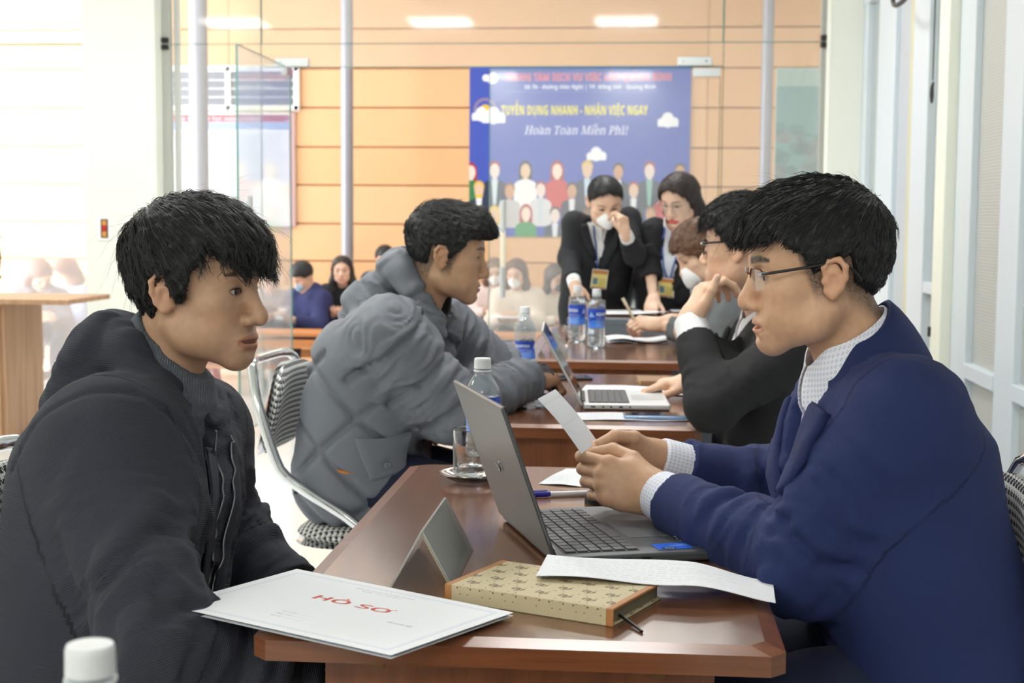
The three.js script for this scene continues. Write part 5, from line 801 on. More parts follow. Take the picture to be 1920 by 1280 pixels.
// the person group: base under the pelvis
function makePerson(s) {
  const j = s.J; s.l = nrm3(sub3(j.shL, j.shR)); s.up = nrm3(sub3(j.neck, j.pel)); s.fw = nrm3(cross3(s.l, s.up)); s.k = s.k || 1;
  const t = thing('person', s.label, 'person', [j.pel[0], s.ground || 0, j.pel[2]], 0, s.group), off = new THREE.Matrix4().makeTranslation(-j.pel[0], -(s.ground || 0), -j.pel[2]);
  s.t = t; s.part = (name, geo, mat) => mesh(name, geo.applyMatrix4(off), mat, t);
  s.sub = (name, geo, mat, parent) => mesh(name, geo.applyMatrix4(off), mat, parent);
  const B = basis(s.headF, s.headUp || [0, 1, 0]), hs = s.hs || 1, hm = mat4(B, j.head, hs), toL = (p) => { const d = sub3(p, j.head); return [dot3(d, B[0]) / hs, dot3(d, B[1]) / hs, dot3(d, B[2]) / hs]; }; s.hm = hm;
  const nb = toL(j.neck), h = headGeo({ ...s.face, cell: s.headCell || 0.0024, neck: [[0, -0.055, -0.028], mix3([0, -0.06, -0.03], nb, 0.55), nb], wide: s.wide }); s.headField = h.field;
  const list = [moved(h.geo, hm)], skin = s.face?.skin || linc(198, 152, 122);
  // hidden body under the clothes, arms, legs
  const f = new Field(0.03), up = s.up, l = s.l, legs = s.legs; torsoInto(f, s, -0.035 * s.k, s.k);
  for (const e of ['R', 'L']) { f.cap(j['sh' + e], j['el' + e], 0.038 * s.k, 0.034 * s.k).cap(j['el' + e], j['wr' + e], 0.034 * s.k, 0.0255 * s.k); f.cap(legs['hip' + e], legs['kn' + e], 0.065 * s.k, 0.048 * s.k).cap(legs['kn' + e], legs['an' + e], 0.046 * s.k, 0.032 * s.k); }
  f.cap(madd(j.neck, up, -0.08), j.neck, 0.05 * s.k, 0.05 * s.k);
  const bc = s.bodyCell || 0.011, gb = netMesh(f, bc, { color: () => skin }); list.push(gb);
  for (const e of ['R', 'L']) { const hd = s.hands?.[e]; if (hd === null) continue; const d = hd?.dir || sub3(j['wr' + e], j['el' + e]), palm = hd?.palm || [0, -1, 0.2], th = hd?.thumb || (e === 'R' ? mul3(l, 1) : mul3(l, -1)); list.push(handAt(j['wr' + e], d, palm, handGeo(hd?.pose || relaxed, skin, s.handCell || 0.0024, s.k))(th)); }
  s.part('body', joinG(list), skinMat);
  for (const g of eyeGeo(s.look || [0, 0])) s.part('eye', g.applyMatrix4(hm), eyeMat); if ((s.headCell || 0.0024) < 0.005) for (const g of lashGeo(s.face?.open)) s.part('eyelashes', g.applyMatrix4(hm), M.black);
  if (s.hair) s.part('hair', moved(hairGeo({ ...s.hair, wide: s.wide }).geo, hm), hairMat);
  // trousers or skirt, shoes
  const tr = new Field(0.05), lg = s.legs; for (const e of ['R', 'L']) tr.cap(lg['hip' + e], lg['kn' + e], 0.092 * s.k, 0.072 * s.k, 0.04).cap(lg['kn' + e], madd(lg['an' + e], sub3(lg['kn' + e], lg['an' + e]), 0.05), 0.068 * s.k, 0.056 * s.k, 0.04);
  tr.cap(madd(j.pel, l, 0.07), madd(j.pel, l, -0.07), 0.108 * s.k, 0.108 * s.k, 0.05); const tb = [['hipR', 'knR'], ['hipL', 'knL'], ['knR', 'anR'], ['knL', 'anL']].map(([a, b]) => ({ a: lg[a], b: lg[b], r: 0.075, fold: [0.004, 16] })); if (!s.plain) tr.disp = folds(tb, 3);
  s.part('trousers', netMesh(tr, s.legCell || 0.011, { uv: boneUV(tb) }), s.trouserMat || std(srgb(30, 34, 52), 0.85));
  for (const e of ['R', 'L']) { const a = lg['an' + e], d = nrm3([s.fw[0], 0, s.fw[2]]), y = s.ground || 0, sf = new Field(0.03); sf.cap([a[0], y + 0.05, a[2]], madd([a[0], y + 0.035, a[2]], d, 0.16), 0.042, 0.034).cap([a[0], y + 0.05, a[2]], [a[0], y + 0.09, a[2]], 0.042, 0.042); sf.put((x, yy) => yy - y - 0.002, [a[0], y - 0.2, a[2]], 0.4, 0.002, 1); s.part('shoe', netMesh(sf, 0.011), M.black); }
  return s;
}
const seatedLegs = (j, fw, l, kneeX, ground = 0, kneeY = 0.5, spread = 0.1) => { const o = {}; for (const [e, sg] of [['R', -1], ['L', 1]]) { const hip = madd(j.pel, l, sg * 0.085), kn = madd([hip[0], ground + kneeY, hip[2]], fw, kneeX, l, sg * (spread - 0.085)); o['hip' + e] = hip; o['kn' + e] = kn; o['an' + e] = madd([kn[0], ground + 0.1, kn[2]], fw, 0.02); } return o; };
const standLegs = (j, fw, l) => { const o = {}; for (const [e, sg] of [['R', -1], ['L', 1]]) { const hip = madd(j.pel, l, sg * 0.075); o['hip' + e] = hip; o['kn' + e] = [hip[0] + fw[0] * 0.02, 0.46, hip[2] - 0.0]; o['an' + e] = [hip[0], 0.09, hip[2] - 0.03]; } return o; };
const shortHair = (o = {}) => ({ side: [[0, 0.010], [60, 0.008], [80, 0.006], [110, 0.008], [180, 0.010]], top: () => 0.022, line: [[0, 0.048], [35, 0.04], [58, 0.035], [68, -0.018], [82, -0.02], [92, 0.02], [108, 0.018], [122, -0.035], [180, -0.07]], strands: 3200, len: (p) => 0.022 + 0.02 * smooth(0.02, 0.1, p[1]), flow: (p, c) => madd(sub3(p, c), [0, -0.03, 0.05 * smooth(0.06, 0.1, p[1])], 1), lift: 0.22, ...o });
const sideDir = (a, b) => nrm3(sub3(b, a));
// spectacles in head space
function spectacles(s, rimCol, templeCol, opt = {}) {
  const g = new THREE.Group(); g.name = 'spectacles'; s.t.add(g); const hm = s.hm, w = opt.w || 0.026, h = opt.h || 0.018, y0 = opt.y ?? -0.004, z0 = 0.1005, mk = (n, geo, mat) => s.sub(n, geo.applyMatrix4(hm), mat, g), earX = 0.0765 * (s.wide || 1) + 0.003;
  const rim = std(rimCol, 0.3, { metalness: opt.metal ?? 0.6 }), tm = std(templeCol, 0.35);
  for (const e of [-1, 1]) {
    const ring = []; for (let k = 0; k < 20; k++) { const a = k / 20 * 2 * Math.PI, c = Math.cos(a), q = Math.sin(a), f = Math.pow(Math.abs(c) ** 3.2 + Math.abs(q) ** 3.2, -1 / 3.2); const x = e * 0.033 + c * f * w, y = y0 + q * f * h; ring.push([x, y, z0 - 0.012 * ((Math.abs(x) - 0.01) / 0.05) ** 2]); }
    mk('rim', tube(opt.half ? ring.filter((p) => p[1] > y0 - 0.004) : ring, opt.r || 0.0013, 60, 6, !opt.half), rim);
    const sh = new THREE.BufferGeometry(), v = []; for (let k = 0; k < 20; k++) { const a = ring[k], b = ring[(k + 1) % 20]; v.push(e * 0.033, y0, z0 - 0.003, ...a, ...b); } sh.setAttribute('position', new THREE.Float32BufferAttribute(v, 3)); sh.computeVertexNormals(); mk('lens', sh, std(srgb(248, 250, 252), 0.02, { transmission: 0.94, thickness: 0, ior: 1.5, side: THREE.DoubleSide }));
    mk('temple', tube([[e * 0.058, y0 + 0.009, 0.093], [e * (earX - 0.004), y0 + 0.011, 0.082], [e * (earX + 0.003), y0 + 0.016, 0.03], [e * (earX + 0.004), y0 + 0.02, -0.012], [e * (earX + 0.002), y0 + 0.008, -0.034], [e * (earX - 0.001), y0 - 0.008, -0.046]], opt.tr || 0.0021, 40, 8), tm);
    mk('hinge', rbox(0.004, 0.006, 0.012, 0.001, e * 0.0605, y0 + 0.0095, 0.0925), std(srgb(196, 196, 200), 0.2, { metalness: 1 }));
  }
  mk('bridge', tube([[-0.009, y0 + 0.006, z0], [0, y0 + 0.01, z0 + 0.004], [0.009, y0 + 0.006, z0]], 0.0013, 16, 6), rim);
}
function faceMask(s, col) {
  const f = new Field(0.02); f.ell([0, -0.062, 0.055], [0.056, 0.05, 0.058]).cap([0, -0.035, 0.098], [0, -0.085, 0.098], 0.018, 0.02, 0.02); f.put((x, y, z) => z - 0.03, [0, 0, -0.2], 0.5, 0.004, 1);
  const g = new THREE.Group(); g.name = 'face_mask'; s.t.add(g); s.sub('mask_cloth', moved(netMesh(f, 0.004), s.hm), std(col, 0.85), g);
  for (const e of [-1, 1]) s.sub('ear_loop', tube([[e * 0.05, -0.03, 0.05], [e * 0.072, -0.012, 0.02], [e * 0.08, 0.0, -0.02]], 0.0013, 16, 5).applyMatrix4(s.hm), std(col, 0.8), g);
}
// V-shaped opening of a jacket front
function vCut(f, s, low, kx, depth) { const { J: j, l, up, fw } = s, o = madd(j.pel, up, low); f.put((x, y, z) => { const q = [x - o[0], y - o[1], z - o[2]], a = Math.abs(dot3(q, l)), u = dot3(q, up), w = dot3(q, fw); return Math.max((a - kx * u) * 0.9, depth - w, -u); }, madd(o, up, 0.2, fw, 0.1), 0.45, 0.003, 1); }
// collar: a folded band round the neck; a runs from the front (0) round the back (180)
function collarGeo(c, axis, fw, o) {
  const y = nrm3(axis), z = nrm3(madd(fw, y, -dot3(fw, y))), x = cross3(y, z), n = 56, rows = 6, pos = [], uv = [], idx = [];
  for (let i = 0; i <= n; i++) { const a = lerp(o.a0, 360 - o.a0, i / n) * Math.PI / 180, ab = Math.min(i, n - i) / n * (360 - 2 * o.a0) + o.a0; const top = interp(o.top, ab), low = interp(o.low, ab), r0 = interp(o.r0, ab), r1 = interp(o.r1, ab);
    for (let k = 0; k <= rows; k++) { const t = k / rows, h = lerp(top, low, t), r = lerp(r0, r1, Math.pow(t, 0.8)) + 0.003 * Math.sin(t * 3.14); pos.push(...madd(c, y, h, x, Math.sin(a) * r * (o.wide || 1), z, Math.cos(a) * r)); uv.push(a * r, h); } }
  const W = rows + 1, N = pos.length / 3; for (let i = 0; i < N; i++) { const p = [pos[i * 3], pos[i * 3 + 1], pos[i * 3 + 2]], d = nrm3(sub3(p, c)), q = madd(p, nrm3(madd(d, y, -dot3(d, y))), -(o.th || 0.003), y, -0.0015); pos.push(...q); uv.push(uv[i * 2], uv[i * 2 + 1]); }
  const cell = (a, b, d, e) => idx.push(a, d, b, b, d, e);
  for (let i = 0; i < n; i++) { for (let k = 0; k < rows; k++) { const a = i * W + k; cell(a, a + 1, a + W, a + W + 1); cell(N + a, N + a + W, N + a + 1, N + a + W + 1); } for (const k of [0, rows]) { const a = i * W + k, b = a + W; k ? cell(a, a + N, b, b + N) : cell(a, b, a + N, b + N); } }
  for (const i of [0, n]) for (let k = 0; k < rows; k++) { const a = i * W + k; i ? cell(a, a + 1, a + N, a + 1 + N) : cell(a, a + N, a + 1, a + 1 + N); }
  const g = new THREE.BufferGeometry(); g.setAttribute('position', new THREE.Float32BufferAttribute(pos, 3)); g.setAttribute('uv', new THREE.Float32BufferAttribute(uv, 2)); g.setIndex(idx); g.computeVertexNormals(); return g;
}
function suit(s, o) { // jacket with lapels over a shirt; shirt cuffs at the wrists
  const { J: j, l, up, fw, k } = s, cell = s.clothCell || 0.006, jf = new Field(0.04), arms = [];
  torsoInto(jf, s, 0.014, k); const cuffs = {};
  if (o.skirt) for (const e of [-1, 1]) jf.cap(madd(j.pel, l, e * 0.075 * k), madd(j.pel, up, -o.skirt, l, e * (o.skirtW ?? 0.09) * k, fw, s.seated ? -0.02 : 0), (o.skirtR ?? 0.125) * k, (o.skirtR ?? 0.125) * k, 0.05);
  vCut(jf, s, o.low, o.kx, o.depth ?? 0.035);
  for (const e of ['R', 'L']) { const r = (o.sleeve || [0.064, 0.057, 0.045]).map((q) => q * k), c = sleeve(jf, j['sh' + e], j['el' + e], j['wr' + e], r, (o.short || {})[e] ?? 0.035, 0.04); cuffs[e] = c; arms.push({ a: j['sh' + e], b: j['el' + e], r: 0.06 * k, fold: [o.fold ?? 0.007, 17], at: 0.85, span: 0.5 }, { a: j['el' + e], b: c.cuff, r: 0.05 * k, fold: [(o.fold ?? 0.007) * 0.85, 17], at: 0.0, span: 0.5 }); }
  for (const e of ['R', 'L']) cuffCut(jf, cuffs[e].cuff, cuffs[e].dir, 0.04 * k);
  if (o.ridges) o.ridges(jf);
  const bones = [...arms, { a: j.pel, b: j.neck, r: 0.16 * k, fold: [o.body ?? 0.006, 9], ref: fw }]; jf.disp = folds(bones, o.seed || 1);
  s.part('jacket', netMesh(jf, cell, { uv: boneUV(bones) }), o.mat);
  const sf = new Field(0.04); torsoInto(sf, s, 0.0, k); sf.disp = folds([{ a: j.pel, b: j.neck, r: 0.14 * k, fold: [0.003, 12] }], 5);
  s.part('shirt', netMesh(sf, cell * 1.15, { uv: (x, y, z) => { const q = sub3([x, y, z], j.pel); return [dot3(q, l), dot3(q, up)]; } }), o.shirt);
  if (o.cuffs !== false) for (const e of ['R', 'L']) { if ((o.noCuff || []).includes(e)) continue; const c = cuffs[e], cf = new Field(0.004), end = madd(c.cuff, c.dir, o.cuffLen?.[e] ?? 0.035); cf.cap(madd(c.cuff, c.dir, -0.012), madd(end, c.dir, 0.03), 0.0415 * k, 0.038 * k); cuffCut(cf, end, c.dir, 0.034 * k); const ref = [0, 1, 0.2]; s.part('shirt_cuff', netMesh(cf, 0.004, { uv: boneUV([{ a: c.cuff, b: end, r: 0.04 }]) }), o.shirt); }
  // lapels lie along the edges of the opening
  const edge = (sg, u, out) => madd(j.pel, up, o.low + u, l, sg * (o.kx * u + out), fw, 0.13 * k);
  if (o.lapel !== false) for (const sg of [-1, 1]) { const H = o.lapelTop ?? 0.27; s.part('lapel', patchOn(jf, [edge(sg, 0.01, 0.002), edge(sg, H * 0.35, 0.0), edge(sg, H * 0.7, 0.0), edge(sg, H, 0.0)], [edge(sg, 0.012, 0.012), edge(sg, H * 0.35, 0.045 * k * (o.lapelW || 1)), edge(sg, H * 0.72, 0.08 * k * (o.lapelW || 1)), edge(sg, H * 0.95, 0.07 * k * (o.lapelW || 1))], 0.006, 0.005, 8, 5), o.mat); }
  const ax = nrm3(mix3(up, nrm3(sub3(j.head, j.neck)), 0.55));
  if (o.collar) s.part('jacket_collar', collarGeo(madd(madd(j.neck, up, -0.012), sub3(j.head, j.neck), o.cc ?? 0.12), ax, fw, { a0: 48, top: [[48, -0.02], [90, 0.02], [180, 0.05]], low: [[48, -0.11], [90, -0.085], [180, -0.03]], r0: [[48, 0.082 * k], [180, 0.074 * k]], r1: [[48, 0.125 * k], [90, 0.125 * k], [180, 0.1 * k]], th: 0.008, wide: 1.06 }), o.mat);
  s.part('shirt_collar', collarGeo(madd(madd(j.neck, up, -0.012), sub3(j.head, j.neck), o.cc ?? 0.12), ax, fw, { a0: 8, top: [[8, 0.0], [60, 0.022], [180, 0.045]], low: [[8, -0.05], [24, -0.085], [60, -0.04], [180, 0.0]], r0: [[8, 0.066 * k], [180, 0.064 * k]], r1: [[8, 0.092 * k], [60, 0.085 * k], [180, 0.078 * k]], th: 0.003, wide: 1.04 }), o.shirt);
  if (o.buttons) for (const b of o.buttons(s, jf)) s.part('button', b, std(srgb(34, 38, 54), 0.2));
  s.jacketField = jf; s.shirtField = sf; s.cuffs = cuffs; return s;
}
const button = (f, p, r = 0.0065) => { const q = f.snap(p, 0.0015), n = f.grad(...q); return new THREE.LatheGeometry([[0, 0.0012], [r * 0.6, 0.0012], [r * 0.75, 0.0022], [r, 0.0016], [r, -0.001]].map(([a, b]) => new THREE.Vector2(a, b)), 18).applyQuaternion(new THREE.Quaternion().setFromUnitVectors(V(0, 1, 0), V(...n))).translate(...q); };

// 1 ---- man in the charcoal hoodie
{
  const j = J.hoodie, s = makePerson({ label: 'man in charcoal ribbed hoodie over grey turtleneck, facing right at the front table', J: j, legs: seatedLegs(j, [1, 0, 0.02], [0, 0, -1], 0.4, 0, 0.55), headF: [1, -0.03, 0.2], headUp: [0.03, 1, -0.02], hs: 0.935, wide: 1.0, headCell: 0.0021,
    face: { skin: linc(186, 147, 119), stubble: 0.32, jaw: 0.98, nose: 1.08, mouth: 0.8, brow: 0.9, open: 0.004 }, look: [-0.1, 0.0], trouserMat: std(srgb(58, 70, 92), 0.9), hands: { R: { palm: [0, -1, -0.3] }, L: { palm: [0, -1, 0.3] } },
    hair: shortHair({ side: [[0, 0.012], [60, 0.012], [80, 0.014], [110, 0.015], [180, 0.016]], top: (x, y, z) => 0.027, line: [[0, 0.022], [22, 0.02], [36, 0.038], [50, 0.05], [60, 0.03], [70, -0.018], [80, -0.022], [88, 0.012], [104, 0.012], [118, -0.055], [180, -0.095]], jag: 0.022, fly: 0.02, hang: (p) => p[2] > 0.055 && p[1] < 0.06, strands: 6500, len: (p) => 0.03 + 0.025 * smooth(0.02, 0.09, p[1]), flow: (p, c) => madd(sub3(p, c), [-0.02 * smooth(0.04, 0.1, p[2]), -0.03, 0.04 * smooth(0.05, 0.1, p[1])], 1), crown: [0.0, 0.11, -0.06], lift: 0.3, cell: 0.0028, color: [0.0125, 0.0125, 0.014] }) });
  const { l, up, fw } = s, hood = M.hood = std(srgb(47, 50, 61), 0.92, { bumpMap: ribBump, bumpScale: 0.0004, sheen: 0.3, sheenRoughness: 0.6 });
  const f = new Field(0.045), arms = []; torsoInto(f, s, 0.016); f.cap(madd(j.pel, l, 0.06), madd(j.pel, l, -0.06), 0.135, 0.135, 0.06); vCut(f, s, 0.0, 0.1, 0.05);
  const cut = {}; for (const e of ['R', 'L']) { cut[e] = sleeve(f, j['sh' + e], j['el' + e], j['wr' + e], [0.07, 0.064, 0.052], 0.01, 0.075); arms.push({ a: j['sh' + e], b: j['el' + e], r: 0.066, fold: [0.012, 13], at: 0.95, span: 0.5 }, { a: j['el' + e], b: j['wr' + e], r: 0.058, fold: [0.012, 16], at: 0.1, span: 0.6 }); }
  ridges(f, j.shR, j.elR, 0.07, 0.064, [[0.45, 60, 0.75, -50, 0.011], [0.62, 90, 0.9, -30, 0.013], [0.8, 110, 1.0, -20, 0.013], [0.3, -40, 0.7, -70, 0.012]]); ridges(f, j.elR, j.wrR, 0.064, 0.052, [[0.05, 120, 0.14, 20, 0.013], [0.22, 120, 0.3, 10, 0.012], [0.4, 110, 0.5, 0, 0.011], [0.6, 110, 0.68, 0, 0.01]]); ridges(f, j.elL, j.wrL, 0.064, 0.052, [[0.1, 120, 0.2, 0, 0.012], [0.35, 110, 0.42, 0, 0.011]]);
  const N = j.neck, h = (a, b, c) => madd(N, fw, a, l, b, up, c);
  f.chain([h(0.075, -0.06, -0.075), h(0.03, -0.09, -0.02), h(-0.03, -0.08, 0.05), h(-0.07, -0.045, 0.06), h(-0.08, 0.0, 0.06), h(-0.07, 0.045, 0.06), h(-0.03, 0.08, 0.05), h(0.03, 0.09, -0.02), h(0.075, 0.06, -0.075)], [0.02, 0.025, 0.028, 0.034, 0.036, 0.034, 0.028, 0.025, 0.02], 0.026);
  f.cap(h(-0.085, -0.05, 0.03), h(-0.11, -0.035, -0.04), 0.042, 0.046, 0.03).cap(h(-0.085, 0.05, 0.03), h(-0.11, 0.035, -0.04), 0.042, 0.046, 0.03);
  f.cap(h(0, 0, -0.09), h(0.05, 0, 0.14), 0.062, 0.06, 0.008, 1);
  for (const e of ['R', 'L']) cuffCut(f, cut[e].cuff, cut[e].dir, 0.042);
  const bones = [...arms, { a: j.pel, b: j.neck, r: 0.17, fold: [0.009, 8], ref: fw }]; f.disp = seams([{ p: madd(j.shR, nrm3(sub3(j.elR, j.shR)), 0.005), n: nrm3(madd(nrm3(sub3(j.elR, j.shR)), l, -0.75)), r: 0.13 }, { p: j.wrR, n: nrm3(sub3(j.wrR, j.elR)), r: 0.08 }], folds(bones, 2));
  s.part('hooded_jacket', netMesh(f, 0.005, { uv: boneUV(bones) }), hood);
  const g = new Field(0.04); torsoInto(g, s, -0.004); g.disp = folds([{ a: j.pel, b: j.neck, r: 0.14, fold: [0.004, 10] }], 9);
  const inner = std(srgb(40, 42, 48), 0.9); s.part('t_shirt', netMesh(g, 0.008), inner);
  const tn = new Field(0.02), ax = nrm3(sub3(j.head, N)), top = madd(N, sub3(j.head, N), 0.42, fw, -0.012); tn.cap(madd(N, up, -0.05, fw, -0.002), top, 0.07, 0.061).cap(madd(N, fw, 0.02, up, -0.06), madd(N, fw, 0.035, up, -0.01), 0.062, 0.055); cuffCut(tn, madd(top, ax, 0.012, fw, 0.0), madd(ax, fw, 0.55), 0.02); tn.disp = folds([{ a: madd(N, up, -0.06), b: top, r: 0.07, fold: [0.0025, 40] }], 4);
  s.part('turtleneck', netMesh(tn, 0.0045, { uv: boneUV([{ a: madd(N, up, -0.06), b: top, r: 0.065, ref: mul3(fw, -1) }]) }), std(srgb(92, 98, 106), 0.95, { bumpMap: knit, bumpScale: 0.0016 }));
  const edge = (sg, u, out) => madd(j.pel, up, u, l, sg * (0.1 * u + out), fw, 0.13);
  for (const sg of [-1, 1]) { s.part('zip_placket', patchOn(f, [edge(sg, 0.04, 0.0), edge(sg, 0.15, 0.0), edge(sg, 0.25, 0.0), edge(sg, 0.36, 0.004)], [edge(sg, 0.04, 0.03), edge(sg, 0.15, 0.03), edge(sg, 0.25, 0.03), edge(sg, 0.36, 0.034)], 0.001, 0.003, 4, 6), hood); s.part('zip', lineOnDense(f, [edge(sg, 0.04, 0.001), edge(sg, 0.15, 0.001), edge(sg, 0.25, 0.001), edge(sg, 0.37, 0.003)], 0.0022, 0.003), std(srgb(120, 122, 128), 0.35, { metalness: 0.9 })); }
  const pt = canvasTex(256, 256, (c, w) => { c.fillStyle = '#2b2d33'; c.fillRect(0, 0, w, w); c.strokeStyle = '#c9cbd0'; c.lineWidth = 9; c.beginPath(); c.moveTo(20, 150); c.bezierCurveTo(60, 20, 110, 10, 90, 150); c.moveTo(60, 110); c.bezierCurveTo(120, 80, 120, 120, 150, 140); c.bezierCurveTo(170, 90, 190, 90, 196, 140); c.stroke(); c.lineWidth = 4; c.beginPath(); c.moveTo(20, 180); c.lineTo(230, 180); c.stroke(); c.fillStyle = '#b9bbc0'; c.font = '34px sans-serif'; c.fillText('VIENG', 70, 225); });
  const pg = patchOn(g, [madd(j.chest, fw, 0.13, l, 0.05, up, 0.0), madd(j.chest, fw, 0.13, l, -0.03, up, 0.0)], [madd(j.chest, fw, 0.13, l, 0.05, up, -0.09), madd(j.chest, fw, 0.13, l, -0.03, up, -0.09)], 0.0008, 0.0006, 8, 6); { const uv = pg.attributes.uv, n = uv.count / 2; for (let i = 0; i < uv.count; i++) uv.setXY(i, uv.getX(i) / 0.085, 1 - uv.getY(i) / 0.09); } s.part('shirt_print', pg, std('#ffffff', 0.8, { map: pt }));
}
// 2 ---- man in the navy suit
{
  const j = J.navy, dirL = [-1, 0.22, -0.12], s = makePerson({ label: 'man in navy suit with half-rim spectacles reading a sheet at the front table', J: j, seated: true, legs: seatedLegs(j, [-1, 0, 0], [0, 0, 1], 0.36, 0, 0.55), headF: [-1, -0.08, 0.07], headUp: [-0.05, 1, 0.02], hs: 0.94, wide: 1.03, headCell: 0.0021,
    face: { skin: linc(206, 163, 132), jaw: 1.05, nose: 1.02, mouth: 0.9, full: 0.003, stubble: 0.12, open: 0.003, lid: -0.002, brow: 1, browT: 0.0075, fade: [[58, 0.03], [72, -0.02], [84, -0.02], [100, 0.0], [122, -0.03], [180, -0.085]] }, trouserMat: std(srgb(20, 28, 56), 0.85), handCell: 0.0019,
    hands: { L: { dir: dirL, palm: [0.1, -0.25, -1], thumb: [0, 1, 0.1], pose: { f: [[0.35, 0.95, 0.5, 0.02], [0.75, 1.15, 0.6, 0.0], [0.85, 1.2, 0.6, 0], [0.9, 1.2, 0.6, -0.02]], t: [[0.022, 0.02, 0.008], [0.044, 0.05, 0.018], [0.05, 0.085, 0.03], [0.04, 0.112, 0.036]], nail: [1, 0, 0.3] } }, R: { dir: [-1, 0.08, 0.35], palm: [0.3, -0.3, 1], thumb: [0, 1, -0.1], pose: { f: [[0.5, 1.0, 0.5, 0.02], [0.7, 1.1, 0.6, 0], [0.8, 1.1, 0.6, 0], [0.8, 1.1, 0.6, 0]], t: [[0.022, 0.02, 0.008], [0.044, 0.05, 0.016], [0.048, 0.085, 0.022], [0.036, 0.11, 0.026]] } } },
    hair: shortHair({ side: [[0, 0.012], [55, 0.010], [75, 0.005], [110, 0.006], [150, 0.014], [180, 0.018]], top: (x, y, z) => 0.024 + 0.006 * smooth(0.02, 0.08, z), line: [[0, 0.038], [25, 0.04], [45, 0.05], [60, 0.032], [72, 0.0], [84, 0.004], [92, 0.024], [108, 0.022], [122, -0.02], [180, -0.065]], jag: 0.016, fly: 0.012, hang: (p) => p[2] > 0.06 && p[1] < 0.07, strands: 6500, len: (p) => 0.014 + 0.034 * smooth(0.04, 0.1, p[1]), flow: (p, c) => madd(sub3(p, c), [0, -0.03, 0.07 * smooth(0.05, 0.1, p[1])], 1), crown: [0.0, 0.11, -0.055], lift: 0.3, cell: 0.0028 }) });
  spectacles(s, srgb(96, 48, 40), srgb(22, 22, 26), { half: true, w: 0.026, h: 0.0165, y: -0.006 });
  const navy = std(srgb(24, 40, 92), 0.82, { bumpMap: twill, bumpScale: 0.0005, sheen: 0.25, sheenRoughness: 0.5, sheenColor: srgb(70, 90, 150) }), shirt = std('#ffffff', 0.75, { map: dotShirt });
  suit(s, { mat: navy, shirt, low: 0.15, kx: 0.3, depth: 0.04, collar: true, sleeve: [0.073, 0.064, 0.05], short: { L: 0.045, R: 0.05 }, cuffLen: { L: 0.038, R: 0.045 }, fold: 0.013, body: 0.008, skirt: 0.1, seed: 11, cc: 0.27, ridges: (f) => { ridges(f, j.shL, j.elL, 0.073, 0.064, [[0.3, 110, 0.62, -30, 0.012], [0.5, 120, 0.8, -20, 0.013], [0.72, 130, 0.92, -10, 0.013], [0.9, 140, 1.02, 20, 0.012], [0.15, -60, 0.6, -70, 0.012]]); ridges(f, j.elL, j.wrL, 0.064, 0.05, [[0.05, 150, 0.12, 30, 0.013], [0.16, 140, 0.24, 0, 0.012], [0.28, 130, 0.36, 10, 0.010], [0.45, 120, 0.5, 20, 0.008]]); ridges(f, j.elR, j.wrR, 0.064, 0.05, [[0.1, 140, 0.2, 20, 0.012], [0.3, 130, 0.38, 0, 0.010]]); }, lapelTop: 0.3, lapelW: 1.15, buttons: (q, f) => [0, 1, 2].map((i) => { const c = q.cuffsTmp || null; const e = sideDir(j.elL, j.wrL), p = madd(j.wrL, e, -0.075 - i * 0.02, [0, -0.025, 0.05], 1); return button(f, p, 0.0075); }) });
  // the sheet in his hands
  const t = thing('folded_sheet', 'folded white sheet held upright by the man in navy', 'paper', [0, 0, 0]);
  const A = [-0.082, 0.871, -2.178], B = [-0.152, 0.952, -2.199], C = [-0.132, 0.952, -2.329], D = [-0.062, 0.871, -2.308], n = 10, pos = [], uv = [], idx = [];
  for (const side of [0, 1]) for (let i = 0; i <= n; i++) for (let k = 0; k <= n; k++) { const u = i / n, v = k / n; let p = add3(mix3(A, B, v), mul3(sub3(mix3(D, C, v), mix3(A, B, v)), u)); p = madd(p, [0.6, 0.5, 0.2], 0.004 * Math.sin(v * 3) * 1 - side * 0.0006); pos.push(...p); uv.push(u, v); }
  for (const side of [0, 1]) for (let i = 0; i < n; i++) for (let k = 0; k < n; k++) { const a = side * 121 + i * 11 + k; if (side) idx.push(a, a + 11, a + 1, a + 1, a + 11, a + 12); else idx.push(a, a + 1, a + 11, a + 1, a + 12, a + 11); }
  const g = new THREE.BufferGeometry(); g.setAttribute('position', new THREE.Float32BufferAttribute(pos, 3)); g.setAttribute('uv', new THREE.Float32BufferAttribute(uv, 2)); g.setIndex(idx); g.computeVertexNormals(); mesh('sheet', g, std('#ffffff', 0.8, { map: writing(2, 400, 400, 0.3), side: THREE.DoubleSide, transmission: 0.4, thickness: 0 }), t);
}
